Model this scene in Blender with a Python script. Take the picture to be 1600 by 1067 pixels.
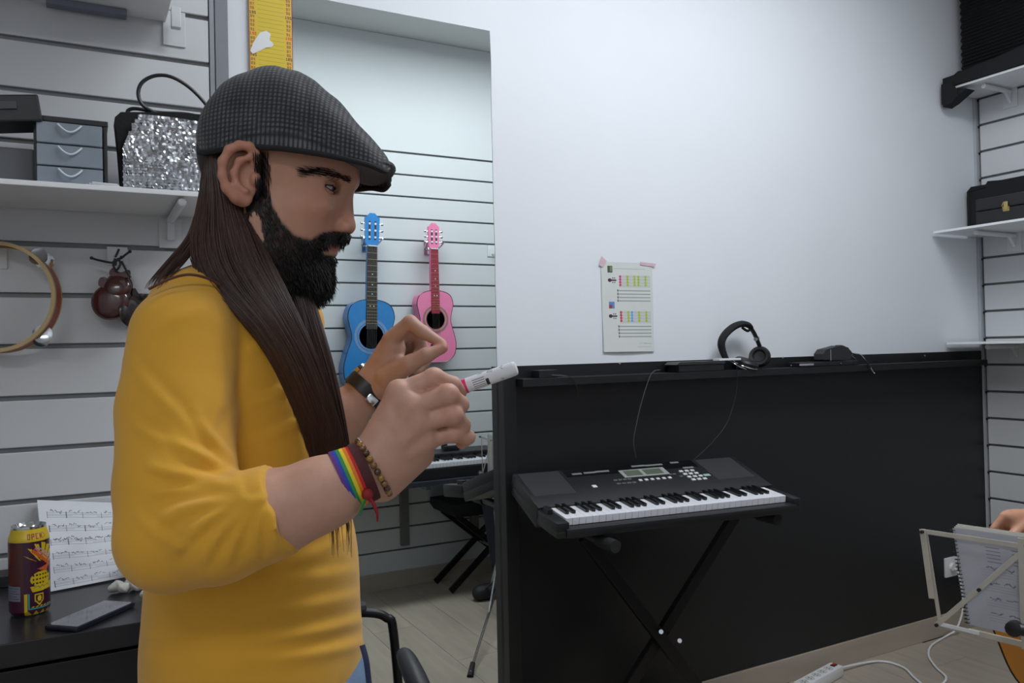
import bpy, bmesh, math, random
import numpy as np
from mathutils import Vector, Matrix
random.seed(7); RNG = np.random.default_rng(7)
for _o in list(bpy.data.objects): bpy.data.objects.remove(_o)
SC = bpy.context.scene
COL = SC.collection

# ------------------------------------------------------------------ camera
FPX = 1255.37; YAW, PIT, ROL = .4939, .0102, -.0221
CAM = np.array([0., -2.1614, 1.2476])
def ray(px, py):
    v = np.array([(px-800)/FPX, (533.5-py)/FPX, 1.0])
    c, s = math.cos(ROL), math.sin(ROL); v = np.array([c*v[0]-s*v[1], s*v[0]+c*v[1], v[2]])
    c, s = math.cos(PIT), math.sin(PIT); v = np.array([v[0], c*v[1]+s*v[2], -s*v[1]+c*v[2]])
    c, s = math.cos(YAW), math.sin(YAW); return np.array([c*v[0]+s*v[2], -s*v[0]+c*v[2], v[1]])
def PD(px, py, t): return CAM + ray(px, py)*t            # a direction and a distance
def PY(px, py, y): v = ray(px, py); return CAM + v*(y-CAM[1])/v[1]   # on a plane parallel to the long wall
def PX(px, py, x): v = ray(px, py); return CAM + v*(x-CAM[0])/v[0]
def PZ(px, py, z): v = ray(px, py); return CAM + v*(z-CAM[2])/v[2]
_f = ray(800, 533.5); _r = (ray(801, 533.5)-_f)*FPX; _u = (ray(800, 532.5)-_f)*FPX
cd = bpy.data.cameras.new('camera'); cam = bpy.data.objects.new('camera', cd); COL.objects.link(cam)
cd.sensor_fit = 'HORIZONTAL'; cd.sensor_width = 36; cd.lens = FPX/1600*36; cd.clip_start = .02
cam.matrix_world = Matrix(((_r[0], _u[0], -_f[0], CAM[0]), (_r[1], _u[1], -_f[1], CAM[1]), (_r[2], _u[2], -_f[2], CAM[2]), (0, 0, 0, 1)))
SC.camera = cam

# ------------------------------------------------------------------ world, light, exposure
W = bpy.data.worlds.new('world'); SC.world = W; W.use_nodes = True
W.node_tree.nodes['Background'].inputs[0].default_value = (.80, .88, 1, 1)
W.node_tree.nodes['Background'].inputs[1].default_value = .25
SC.view_settings.view_transform = 'Standard'; SC.view_settings.look = 'None'
SC.view_settings.gamma = 1; SC.view_settings.use_curve_mapping = False
SC.view_settings.exposure = -.10
def area_light(name, loc, sx, sy, power, color, rot=(0, 0, 0)):
    l = bpy.data.lights.new(name, 'AREA'); l.shape = 'RECTANGLE'; l.size = sx; l.size_y = sy
    l.energy = power; l.color = color
    o = bpy.data.objects.new(name, l); COL.objects.link(o); o.location = loc; o.rotation_euler = rot
    return o
CEIL = 2.95
area_light('ceiling_lamp_light', (1.1, -1.05, 2.90), .9, .5, 15, (.90, .95, 1))
area_light('ceiling_lamp_light', (2.05, -1.05, 2.90), .9, .5, 17.5, (.90, .95, 1))
area_light('hall_fill_light', (-.9, -3.3, 2.90), 1.1, .5, 19, (.97, .98, 1))  # added unseen fill, brightens the man's near side and the left wall

# ------------------------------------------------------------------ helpers
def lin(c):
    return tuple((x/12.92 if x <= .04045 else ((x+.055)/1.055)**2.4) for x in c)
def rgb(r, g, b): return lin((r/255, g/255, b/255))
MATS = {}
def mat(name, col, rough=.5, metal=0., noise=0., nscale=30., bump=0., bscale=60., spec=None, coat=0., alpha=1., trans=0., ior=None, rand=0., attr=None, stretch=None, sheen=0., emit=None, sss=0.):
    if name in MATS: return MATS[name]
    m = bpy.data.materials.new(name); m.use_nodes = True; nt = m.node_tree; b = nt.nodes['Principled BSDF']
    b.inputs['Base Color'].default_value = (*col, 1); b.inputs['Roughness'].default_value = rough; b.inputs['Metallic'].default_value = metal
    if spec is not None: b.inputs['Specular IOR Level'].default_value = spec
    if coat: b.inputs['Coat Weight'].default_value = coat; b.inputs['Coat Roughness'].default_value = .08
    if alpha < 1: b.inputs['Alpha'].default_value = alpha
    if trans: b.inputs['Transmission Weight'].default_value = trans
    if ior: b.inputs['IOR'].default_value = ior
    if sheen: b.inputs['Sheen Weight'].default_value = sheen
    if sss: b.inputs['Subsurface Weight'].default_value = sss; b.inputs['Subsurface Scale'].default_value = .01; b.inputs['Subsurface Radius'].default_value = (1, .35, .2)
    if emit: b.inputs['Emission Color'].default_value = (*col, 1); b.inputs['Emission Strength'].default_value = emit
    src = None
    if attr:
        a = nt.nodes.new('ShaderNodeAttribute'); a.attribute_name = attr; src = a.outputs['Color']
    tc = nt.nodes.new('ShaderNodeTexCoord'); vec = tc.outputs['Object']
    if stretch:
        mp = nt.nodes.new('ShaderNodeMapping'); mp.inputs['Scale'].default_value = stretch; nt.links.new(vec, mp.inputs[0]); vec = mp.outputs[0]
    if noise:
        n = nt.nodes.new('ShaderNodeTexNoise'); n.inputs['Scale'].default_value = nscale; n.inputs['Detail'].default_value = 5
        nt.links.new(vec, n.inputs['Vector'])
        mr = nt.nodes.new('ShaderNodeMapRange'); mr.inputs[1].default_value = .25; mr.inputs[2].default_value = .75
        mr.inputs[3].default_value = 1-noise; mr.inputs[4].default_value = 1+noise; nt.links.new(n.outputs[0], mr.inputs[0])
        mx = nt.nodes.new('ShaderNodeMix'); mx.data_type = 'RGBA'; mx.blend_type = 'MULTIPLY'; mx.inputs[0].default_value = 1
        if src: nt.links.new(src, mx.inputs[6])
        else: mx.inputs[6].default_value = (*col, 1)
        nt.links.new(mr.outputs[0], mx.inputs[7]); src = mx.outputs[2]
    if rand:
        oi = nt.nodes.new('ShaderNodeObjectInfo'); mr = nt.nodes.new('ShaderNodeMapRange')
        mr.inputs[3].default_value = 1-rand; mr.inputs[4].default_value = 1+rand; nt.links.new(oi.outputs['Random'], mr.inputs[0])
        mx = nt.nodes.new('ShaderNodeMix'); mx.data_type = 'RGBA'; mx.blend_type = 'MULTIPLY'; mx.inputs[0].default_value = 1
        if src: nt.links.new(src, mx.inputs[6])
        else: mx.inputs[6].default_value = (*col, 1)
        nt.links.new(mr.outputs[0], mx.inputs[7]); src = mx.outputs[2]
    if src: nt.links.new(src, b.inputs['Base Color'])
    if bump:
        n = nt.nodes.new('ShaderNodeTexNoise'); n.inputs['Scale'].default_value = bscale; n.inputs['Detail'].default_value = 4
        nt.links.new(vec, n.inputs['Vector'])
        bp = nt.nodes.new('ShaderNodeBump'); bp.inputs['Strength'].default_value = bump; bp.inputs['Distance'].default_value = .004
        nt.links.new(n.outputs[0], bp.inputs['Height']); nt.links.new(bp.outputs[0], b.inputs['Normal'])
    MATS[name] = m; return m

WL = {}
def V3(p): return Vector((float(p[0]), float(p[1]), float(p[2])))
def tag(o, label=None, cat=None, group=None, kind=None):
    if label: o['label'] = label
    if cat: o['category'] = cat
    if group: o['group'] = group
    if kind: o['kind'] = kind
    return o
def thing(name, label, cat, loc, group=None):
    o = bpy.data.objects.new(name, None); COL.objects.link(o); o.location = V3(loc); o.empty_display_size = .05
    WL[o.name] = V3(loc); return tag(o, label, cat, group)
def link_mesh(name, me, material, parent=None, origin=None):
    """me holds world coordinates; shift to the parent's (or own) origin"""
    o = bpy.data.objects.new(name, me); COL.objects.link(o)
    if parent is not None:
        w = WL[parent.name]; me.transform(Matrix.Translation(-w)); o.parent = parent; WL[o.name] = w
    else:
        if origin is None:
            co = np.empty(len(me.vertices)*3); me.vertices.foreach_get('co', co); co = co.reshape(-1, 3)
            lo, hi = co.min(0), co.max(0); origin = ((lo[0]+hi[0])/2, (lo[1]+hi[1])/2, lo[2])
        w = V3(origin); me.transform(Matrix.Translation(-w)); o.location = w; WL[o.name] = w
    for m in (material if isinstance(material, (list, tuple)) else [material]): me.materials.append(m)
    return o
def raw(name, verts, faces, material, parent=None, smooth=True, origin=None):
    me = bpy.data.meshes.new(name); me.from_pydata([tuple(map(float, v)) for v in verts], [], [tuple(map(int, f)) for f in faces]); me.update()
    if smooth: me.polygons.foreach_set('use_smooth', [True]*len(me.polygons))
    return link_mesh(name, me, material, parent, origin)
def frame_of(d, up=(0, 0, 1)):
    d = V3(d).normalized(); u = V3(up)
    if abs(d.dot(u.normalized())) > .98: u = Vector((1, 0, 0))
    x = u.cross(d).normalized(); y = d.cross(x).normalized(); return x, y, d
class MB:
    def __init__(s): s.v = []; s.f = []; s.m = []; s.cm = 0
    def add(s, vs, fs):
        n = len(s.v); s.v += [tuple(map(float, p)) for p in vs]; s.f += [tuple(i+n for i in f) for f in fs]; s.m += [s.cm]*len(fs); return s
    def box(s, c, size, bev=0., M=None):
        bm = bmesh.new(); bmesh.ops.create_cube(bm, size=1)
        for v in bm.verts: v.co = Vector((v.co.x*size[0], v.co.y*size[1], v.co.z*size[2]))
        if bev: bmesh.ops.bevel(bm, geom=list(bm.edges), offset=min(bev, .45*min(size)), segments=2, affect='EDGES', profile=.6)
        R = Matrix(M).to_3x3() if M is not None else Matrix.Identity(3); c = V3(c)
        bm.verts.index_update(); s.add([R @ v.co + c for v in bm.verts], [[v.index for v in f.verts] for f in bm.faces]); bm.free(); return s
    def box2(s, lo, hi, bev=0.):
        return s.box([(a+b)/2 for a, b in zip(lo, hi)], [abs(b-a) for a, b in zip(lo, hi)], bev)
    def cyl(s, a, b, r0, r1=None, seg=16, caps=True):
        r1 = r0 if r1 is None else r1; a, b = V3(a), V3(b); x, y, d = frame_of(b-a); vs = []
        for p, r in ((a, r0), (b, r1)):
            for i in range(seg):
                t = 2*math.pi*i/seg; vs.append(p+x*math.cos(t)*r+y*math.sin(t)*r)
        fs = [(i, (i+1) % seg, seg+(i+1) % seg, seg+i) for i in range(seg)]
        if caps: fs += [tuple(reversed(range(seg))), tuple(range(seg, 2*seg))]
        return s.add(vs, fs)
    def tube(s, pts, r, seg=8, closed=False, caps=True, smooth_n=0, flat=1.):
        P = [V3(p) for p in pts]
        if smooth_n: P = catmull(P, smooth_n, closed)
        n = len(P); rr = r if hasattr(r, '__len__') else [r]*n
        if len(rr) != n: rr = list(np.interp(np.linspace(0, 1, n), np.linspace(0, 1, len(rr)), rr))
        vs = []; up = None
        for i in range(n):
            d = (P[(i+1) % n]-P[i-1]) if closed else (P[min(i+1, n-1)]-P[max(i-1, 0)])
            if d.length < 1e-9: d = Vector((0, 0, 1))
            d.normalize()
            if up is None: x, y, _ = frame_of(d)
            else:
                x = up-d*up.dot(d)
                x = x.normalized() if x.length > 1e-6 else frame_of(d)[0]; y = d.cross(x)
            up = x
            for k in range(seg):
                t = 2*math.pi*k/seg; vs.append(P[i]+x*math.cos(t)*rr[i]+y*math.sin(t)*rr[i]*flat)
        fs = []
        for i in range(n if closed else n-1):
            j = (i+1) % n
            for k in range(seg): fs.append((i*seg+k, i*seg+(k+1) % seg, j*seg+(k+1) % seg, j*seg+k))
        if caps and not closed: fs += [tuple(reversed(range(seg))), tuple(range((n-1)*seg, n*seg))]
        return s.add(vs, fs)
    def lathe(s, prof, c, axis=(0, 0, 1), seg=32, x=None):
        X, Y, D = frame_of(axis)
        if x is not None: X = V3(x).normalized(); Y = D.cross(X)
        c = V3(c); vs = []; n = len(prof)
        for r, h in prof:
            for k in range(seg):
                t = 2*math.pi*k/seg; vs.append(c+D*h+X*math.cos(t)*r+Y*math.sin(t)*r)
        fs = [(i*seg+k, i*seg+(k+1) % seg, (i+1)*seg+(k+1) % seg, (i+1)*seg+k) for i in range(n-1) for k in range(seg)]
        op = prof[0] != prof[-1]
        if op and prof[0][0] > 1e-6: fs.append(tuple(reversed(range(seg))))
        if op and prof[-1][0] > 1e-6: fs.append(tuple(range((n-1)*seg, n*seg)))
        return s.add(vs, fs)
    def prism(s, out, o, X, Y, N, th):
        """outline (list of 2D) in frame o,X,Y, extruded th along N"""
        o, X, Y, N = V3(o), V3(X), V3(Y), V3(N); n = len(out)
        vs = [o+X*a+Y*b for a, b in out]+[o+X*a+Y*b+N*th for a, b in out]
        return s.add(vs, [tuple(range(n)), tuple(reversed(range(n, 2*n)))]+[(i, i+n, (i+1) % n+n, (i+1) % n) for i in range(n)])
    def ell(s, c, ax, seg=20, rings=12):
        c = V3(c); A = [V3(a) for a in ax]; vs = [c-A[2]]
        for i in range(1, rings):
            ph = math.pi*i/rings
            for k in range(seg):
                t = 2*math.pi*k/seg; vs.append(c+A[0]*math.cos(t)*math.sin(ph)+A[1]*math.sin(t)*math.sin(ph)-A[2]*math.cos(ph))
        vs.append(c+A[2]); fs = [(0, 1+(k+1) % seg, 1+k) for k in range(seg)]
        for i in range(rings-2):
            for k in range(seg): fs.append((1+i*seg+k, 1+i*seg+(k+1) % seg, 1+(i+1)*seg+(k+1) % seg, 1+(i+1)*seg+k))
        L = len(vs)-1; b = 1+(rings-2)*seg; fs += [(b+k, b+(k+1) % seg, L) for k in range(seg)]
        return s.add(vs, fs)
    def build(s, name, material, parent=None, smooth=False, origin=None, auto=None):
        me = bpy.data.meshes.new(name); me.from_pydata(s.v, [], s.f); me.update()
        bm = bmesh.new(); bm.from_mesh(me); bmesh.ops.recalc_face_normals(bm, faces=bm.faces)
        if smooth:
            ang = math.radians(auto if auto else 40)
            for f in bm.faces: f.smooth = True
            for e in bm.edges:
                if len(e.link_faces) == 2 and e.calc_face_angle(0) > ang: e.smooth = False
        bm.to_mesh(me); bm.free()
        if isinstance(material, (list, tuple)): me.polygons.foreach_set('material_index', s.m)
        return link_mesh(name, me, material, parent, origin)
def catmull(P, n, closed=False):
    P = [V3(p) for p in P]; out = []; L = len(P); rng = range(L if closed else L-1)
    for i in rng:
        if closed: a, b, c, d = P[i-1], P[i], P[(i+1) % L], P[(i+2) % L]
        else: a, b, c, d = P[max(i-1, 0)], P[i], P[i+1], P[min(i+2, L-1)]
        for k in range(n):
            t = k/n; out.append(.5*((2*b)+(c-a)*t+(2*a-5*b+4*c-d)*t*t+(3*b-a-3*c+d)*t**3))
    if not closed: out.append(P[-1])
    return out
def copy_tree(o, parent=None):
    c = o.copy(); COL.objects.link(c); c.parent = parent
    for ch in o.children: copy_tree(ch, c)
    return c
def struct(o): o['kind'] = 'structure'; return o
def ngon2d(pts, n=8, closed=True): return [(p.x, p.y) for p in catmull([(a, b, 0) for a, b in pts], n, closed)]

# a small raster for flat print, carried as a colour attribute on a fine grid
DIG = {'0': '757', '1': '262', 'x': ''}
F35 = {'0': ['111', '101', '101', '101', '111'], '1': ['010', '110', '010', '010', '111'], '2': ['111', '001', '111', '100', '111'], '3': ['111', '001', '111', '001', '111'], '4': ['101', '101', '111', '001', '001'], '5': ['111', '100', '111', '001', '111'], '6': ['111', '100', '111', '101', '111'], '7': ['111', '001', '010', '010', '010'], '8': ['111', '101', '111', '101', '111'], '9': ['111', '101', '111', '001', '111'],
       'O': ['111', '101', '101', '101', '111'], 'P': ['111', '101', '111', '100', '100'], 'E': ['111', '100', '110', '100', '111'], 'N': ['101', '111', '111', '111', '101'], '>': ['100', '010', '001', '010', '100']}
class Ras:
    def __init__(s, w, h, bg): s.w, s.h = w, h; s.a = np.zeros((h, w, 3)); s.a[:] = bg; s.yy, s.xx = np.mgrid[0:h, 0:w]
    def rect(s, x0, y0, x1, y1, c, al=1.):
        x0, x1, y0, y1 = [int(round(q)) for q in (x0, x1, y0, y1)]; x1 = max(x1, x0+1); y1 = max(y1, y0+1)
        s.a[y0:y1, x0:x1] = s.a[y0:y1, x0:x1]*(1-al)+np.array(c)*al
    def disc(s, x, y, r, c, ry=None):
        m = ((s.xx-x)/r)**2+((s.yy-y)/(ry or r))**2 <= 1; s.a[m] = c
    def line(s, x0, y0, x1, y1, w, c, al=1.):
        d = np.hypot(x1-x0, y1-y0)+1e-9; t = np.clip(((s.xx-x0)*(x1-x0)+(s.yy-y0)*(y1-y0))/d**2, 0, 1)
        m = np.hypot(s.xx-x0-t*(x1-x0), s.yy-y0-t*(y1-y0)) <= w/2; s.a[m] = s.a[m]*(1-al)+np.array(c)*al
    def poly(s, pts, c):
        m = np.zeros((s.h, s.w), bool); n = len(pts)
        for i in range(n):
            (xa, ya), (xb, yb) = pts[i], pts[(i+1) % n]
            if ya == yb: continue
            m ^= ((ya > s.yy) != (yb > s.yy)) & (s.xx < (xb-xa)*(s.yy-ya)/(yb-ya)+xa)
        s.a[m] = c
    def text(s, t, x, y, k, c):
        for ch in t:
            for r, row in enumerate(F35.get(ch, [])):
                for q, b in enumerate(row):
                    if b == '1': s.rect(x+q*k, y+r*k, x+q*k+k, y+r*k+k, c)
            x += 4*k
    def scribble(s, x, y, w, h, c, n=6):
        px, py = x, y+h/2
        for i in range(n):
            nx, ny = x+w*(i+1)/n, y+random.random()*h; s.line(px, py, nx, ny, 1.1, c, .8); px, py = nx, ny
def sheet(name, fn, ras, material, parent=None, thick=.0006, nrm=None):
    """fn(u,v)->points for arrays u,v in 0..1 (v from the top); front coloured, a plain back offset by nrm*thick"""
    w, h = ras.w, ras.h; u, v = np.meshgrid(np.linspace(0, 1, w+1), np.linspace(0, 1, h+1)); P = fn(u.ravel(), v.ravel())
    i = np.arange(h)[:, None]*(w+1)+np.arange(w)[None]; F = np.stack([i, i+w+1, i+w+2, i+1], -1).reshape(-1, 4)
    n0 = len(P); cols = ras.a.reshape(-1, 3)
    if nrm is not None:
        P = np.vstack([P, P-np.array(nrm)*thick]); F2 = F[:, ::-1]+n0
        ring = list(range(0, w+1))+[(r+1)*(w+1)-1 for r in range(1, h+1)]+list(range(h*(w+1)+w-1, h*(w+1)-1, -1))+[r*(w+1) for r in range(h-1, 0, -1)]
        S = np.array([(ring[q], ring[(q+1) % len(ring)], ring[(q+1) % len(ring)]+n0, ring[q]+n0) for q in range(len(ring))])
        bgc = np.median(cols, 0); F = np.vstack([F, F2, S]); cols = np.vstack([cols, np.tile(bgc, (len(F2)+len(S), 1))])
    me = bpy.data.meshes.new(name); me.vertices.add(len(P)); me.vertices.foreach_set('co', P.astype(np.float32).ravel())
    me.loops.add(len(F)*4); me.loops.foreach_set('vertex_index', F.astype(np.int32).ravel()); me.polygons.add(len(F))
    me.polygons.foreach_set('loop_start', np.arange(len(F), dtype=np.int32)*4)
    me.update(calc_edges=True); me.validate()
    at = me.color_attributes.new('Col', 'FLOAT_COLOR', 'CORNER'); c4 = np.ones((len(F)*4, 4), np.float32); c4[:, :3] = np.repeat(cols, 4, 0); at.data.foreach_set('color', c4.ravel())
    me.polygons.foreach_set('use_smooth', [True]*len(me.polygons))
    return link_mesh(name, me, material, parent)
def flat_fn(a, b, c): a, b, c = map(np.array, (a, b, c)); return lambda u, v: a+(b-a)*u[:, None]+(c-a)*v[:, None]   # a top-left, b top-right, c bottom-left
# ------------------------------------------------------------------ implicit surfaces for organic shapes
class SDF:
    def __init__(s, lo, hi, h):
        s.lo = np.array(lo, float); s.h = h; s.n = np.ceil((np.array(hi)-s.lo)/h).astype(int)+1
        s.f = np.full(tuple(s.n), .5, np.float32)
    def _sub(s, lo, hi):
        a = np.clip(np.floor((np.array(lo)-s.lo)/s.h).astype(int), 0, s.n-1); b = np.clip(np.ceil((np.array(hi)-s.lo)/s.h).astype(int)+1, 1, s.n)
        if np.any(b <= a): return None
        sl = tuple(slice(i, j) for i, j in zip(a, b))
        ax = [(s.lo[k]+s.h*np.arange(a[k], b[k])).astype(np.float32) for k in range(3)]
        return sl, ax[0][:, None, None], ax[1][None, :, None], ax[2][None, None, :]
    def comb(s, sl, d, k, op):
        a = s.f[sl]
        if op == 'u':
            if k > 0: h = np.maximum(k-np.abs(a-d), 0)/k; s.f[sl] = np.minimum(a, d)-h*h*k*.25
            else: s.f[sl] = np.minimum(a, d)
        else:
            d = -d
            if k > 0: h = np.maximum(k-np.abs(a-d), 0)/k; s.f[sl] = np.maximum(a, d)+h*h*k*.25
            else: s.f[sl] = np.maximum(a, d)
    def cone(s, a, b, ra, rb=None, k=.01, op='u'):
        rb = ra if rb is None else rb; a = np.array(a, float); b = np.array(b, float); m = max(ra, rb)+k+3*s.h
        q = s._sub(np.minimum(a, b)-m, np.maximum(a, b)+m)
        if q is None: return s
        sl, X, Y, Z = q; d = b-a; L = float(d@d)+1e-12
        t = np.clip(((X-a[0])*d[0]+(Y-a[1])*d[1]+(Z-a[2])*d[2])/L, 0, 1)
        dd = np.sqrt((X-a[0]-t*d[0])**2+(Y-a[1]-t*d[1])**2+(Z-a[2]-t*d[2])**2)-(ra+(rb-ra)*t)
        s.comb(sl, dd, k, op); return s
    def chain(s, pts, rr, k=.01, op='u'):
        for i in range(len(pts)-1): s.cone(pts[i], pts[i+1], rr[i], rr[i+1], k, op)
        return s
    def ell(s, c, ax, k=.01, op='u'):
        """ax: three vectors whose lengths are the radii"""
        c = np.array(c, float); A = [np.array(a, float) for a in ax]; L = [np.linalg.norm(a) for a in A]; U = [a/l for a, l in zip(A, L)]
        ext = np.sqrt(sum(a**2 for a in A))+k+3*s.h; q = s._sub(c-ext, c+ext)
        if q is None: return s
        sl, X, Y, Z = q; X, Y, Z = X-c[0], Y-c[1], Z-c[2]; p = [X*u[0]+Y*u[1]+Z*u[2] for u in U]
        k0 = np.sqrt(sum((pi/l)**2 for pi, l in zip(p, L))); k1 = np.sqrt(sum((pi/l**2)**2 for pi, l in zip(p, L)))
        s.comb(sl, k0*(k0-1)/np.maximum(k1, 1e-6), k, op); return s
    def cut(s, p, n, k=.004):
        """keep the side opposite to n"""
        n = np.array(n, float); n /= np.linalg.norm(n); sl, X, Y, Z = s._sub(s.lo, s.lo+s.h*s.n)
        d = (X-p[0])*n[0]+(Y-p[1])*n[1]+(Z-p[2])*n[2]; a = s.f[sl]; h = np.maximum(k-np.abs(a-d), 0)/k; s.f[sl] = np.maximum(a, d)+h*h*k*.25; return s
    def planecut(s, p, n, R, k=.003):
        """cut away the side n points to, within R of p"""
        p = np.array(p, float); n = np.array(n, float); n /= np.linalg.norm(n); q = s._sub(p-R, p+R)
        if q is None: return s
        sl, X, Y, Z = q; d = (X-p[0])*n[0]+(Y-p[1])*n[1]+(Z-p[2])*n[2]; e = np.sqrt((X-p[0])**2+(Y-p[1])**2+(Z-p[2])**2)-R
        s.comb(sl, np.maximum(-d, e), k, 's'); return s
    def warp(s, fn):
        sl, X, Y, Z = s._sub(s.lo, s.lo+s.h*s.n); s.f = s.f+fn(X, Y, Z, s.f).astype(np.float32); return s
    def mesh(s):
        f = s.f; n = f.shape; ins = f < 0
        corners = [(i, j, k) for i in (0, 1) for j in (0, 1) for k in (0, 1)]
        cnt = np.zeros((n[0]-1, n[1]-1, n[2]-1), np.int8)
        for c in corners: cnt += ins[c[0]:n[0]-1+c[0], c[1]:n[1]-1+c[1], c[2]:n[2]-1+c[2]]
        cell = (cnt > 0) & (cnt < 8); idx = np.argwhere(cell); acc = np.zeros((len(idx), 3)); num = np.zeros(len(idx))
        vals = {c: f[idx[:, 0]+c[0], idx[:, 1]+c[1], idx[:, 2]+c[2]] for c in corners}
        for a in corners:
            for ax in range(3):
                if a[ax] == 0:
                    b = list(a); b[ax] = 1; b = tuple(b); fa, fb = vals[a], vals[b]; m = (fa < 0) != (fb < 0)
                    t = np.where(m, fa/np.where(fa == fb, 1, fa-fb), 0); p = np.array(a, float)[None]+np.zeros((len(idx), 3)); p[:, ax] = t
                    acc += p*m[:, None]; num += m
        V = (idx+acc/num[:, None])*s.h+s.lo; vid = np.full(cell.shape, -1); vid[cell] = np.arange(len(idx)); F = []
        for ax in range(3):
            o1, o2 = (ax+1) % 3, (ax+2) % 3
            sa = [slice(1, n[k]-1) for k in range(3)]; sa[ax] = slice(0, n[ax]-1); sb = list(sa); sb[ax] = slice(1, n[ax])
            A, B = ins[tuple(sa)], ins[tuple(sb)]; e = np.argwhere(A != B); st = A[A != B]; e = e+np.array([0 if k == ax else 1 for k in range(3)])
            def g(d1, d2): q = e.copy(); q[:, o1] += d1; q[:, o2] += d2; return vid[q[:, 0], q[:, 1], q[:, 2]]
            Q = np.stack([g(-1, -1), g(0, -1), g(0, 0), g(-1, 0)], 1); Q[~st] = Q[~st][:, ::-1]; F.append(Q)
        return V, np.vstack(F)
def np_mesh(name, V, F, smooth=True):
    me = bpy.data.meshes.new(name); me.vertices.add(len(V)); me.vertices.foreach_set('co', np.asarray(V, np.float32).ravel())
    k = F.shape[1]; me.loops.add(len(F)*k); me.loops.foreach_set('vertex_index', F.astype(np.int32).ravel()); me.polygons.add(len(F))
    me.polygons.foreach_set('loop_start', np.arange(len(F), dtype=np.int32)*k); me.update(calc_edges=True); me.validate()
    if smooth: me.polygons.foreach_set('use_smooth', [True]*len(me.polygons))
    return me
def relax(V, F, n=1, lam=.5):
    V = V.copy()
    for _ in range(n):
        acc = np.zeros_like(V); cnt = np.zeros(len(V))
        for a, b in ((0, 1), (1, 2), (2, 3), (3, 0)):
            np.add.at(acc, F[:, a], V[F[:, b]]); np.add.at(acc, F[:, b], V[F[:, a]]); np.add.at(cnt, F[:, a], 1); np.add.at(cnt, F[:, b], 1)
        V = V+lam*(acc/np.maximum(cnt, 1)[:, None]-V)
    return V
def vcol(me, cols, name='Col'):
    at = me.color_attributes.new(name, 'FLOAT_COLOR', 'POINT'); c4 = np.ones((len(me.vertices), 4), np.float32); c4[:, :3] = cols; at.data.foreach_set('color', c4.ravel())
# ------------------------------------------------------------------ materials of the room
M_wall = mat('white_plaster', rgb(222, 225, 230), .7, noise=.015, nscale=4, bump=.05, bscale=220)
M_ceil = mat('ceiling_paint', rgb(228, 230, 230), .85, noise=.02, nscale=3)
M_slat = mat('white_slat', rgb(206, 208, 210), .5, noise=.012, nscale=3)
M_groove = mat('groove_grey', rgb(128, 130, 132), .5, noise=.05, nscale=8)
M_alu = mat('brushed_aluminium', rgb(140, 144, 148), .42, metal=.55, noise=.04, nscale=20)
M_black = mat('black_melamine', rgb(21, 22, 24), .42, noise=.10, nscale=40, bump=.02)
M_plank = mat('oak_laminate', rgb(165, 154, 140), .38, noise=.13, nscale=3.2, rand=.06, stretch=(9, .8, 1), bump=.02, bscale=10)
M_base = mat('skirting_laminate', rgb(172, 160, 146), .45, noise=.08, nscale=4, stretch=(.8, 9, 6))
M_seam = mat('plank_seam', rgb(112, 104, 96), .7, noise=.05)
M_mirror = mat('mirror_silver', (.845, .91, .895), .004, metal=1.)
M_medge = mat('mirror_edge', rgb(90, 104, 100), .2, noise=.1, nscale=60)
M_lamp = mat('lamp_diffuser', (.93, .97, 1), .4, emit=6., noise=.01)
M_white = mat('white_plastic', rgb(222, 223, 224), .4, noise=.015)
M_wpaint = mat('white_enamel', rgb(214, 216, 218), .3, noise=.015)
M_blackm = mat('black_metal', rgb(20, 20, 22), .38, metal=.3, noise=.1, nscale=50)
M_blackp = mat('black_plastic', rgb(23, 24, 26), .42, noise=.08, nscale=60)
M_blackf = mat('black_fabric', rgb(20, 20, 22), .9, noise=.2, nscale=90, bump=.2, bscale=400)
M_chrome = mat('chrome', rgb(200, 202, 205), .14, metal=1., noise=.02)
M_rubber = mat('rubber', rgb(28, 28, 29), .75, noise=.1)

XR = 3.533; YF = -1.921; XL = -1.75; YH = -4.3
def wall_box(name, lo, hi, m=M_wall): return struct(MB().box2(lo, hi).build(name, m))
wall_back = wall_box('wall_back', (XL-.1, 0, 0), (XR+.1, .12, CEIL))
wall_right = wall_box('wall_right', (XR+.014, YF-.1, 0), (XR+.13, 0, CEIL))
wall_front = wall_box('wall_front', (.92, YF-.13, 0), (XR+.014, YF-.014, CEIL))
wall_left = wall_box('wall_left', (XL-.1, YH, 0), (XL, 0, CEIL))
wall_hall = wall_box('wall_hall', (XL-.1, YH-.1, 0), (1.02, YH, CEIL))
wall_hall_side = wall_box('wall_hall_side', (.92, YH, 0), (1.02, YF-.13, CEIL))
ceiling = wall_box('ceiling', (XL-.1, YH-.1, CEIL), (XR+.13, .12, CEIL+.1), M_ceil)
floor = struct(MB().box2((XL-.1, YH-.1, -.08), (XR+.13, .12, -.004)).build('floor', M_seam))
# laminate planks run across the room, away from the long wall
PW, PL = .192, 1.29
pm = MB().box2((-PW/2+.0008, -PL/2+.0008, -.006), (PW/2-.0008, PL/2-.0008, 0), .0008)
_first = None; nx = int((XR-XL)/PW)+1
for i in range(nx):
    x = XL+PW*(i+.5); y = -.02-PL*(.5-[0, .37, .68, .21, .86][i % 5])
    while y+PL/2 > (YF if x > 1. else YH):
        if y-PL/2 < 0:
            if _first is None:
                _first = pm.build('plank', M_plank, floor); o = _first
                me = o.data; w = WL['floor']; me.transform(Matrix.Translation(w))
            else:
                o = _first.copy(); COL.objects.link(o); o.parent = floor
            o.location = Vector((x, y, 0))-WL['floor']
        y -= PL

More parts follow.
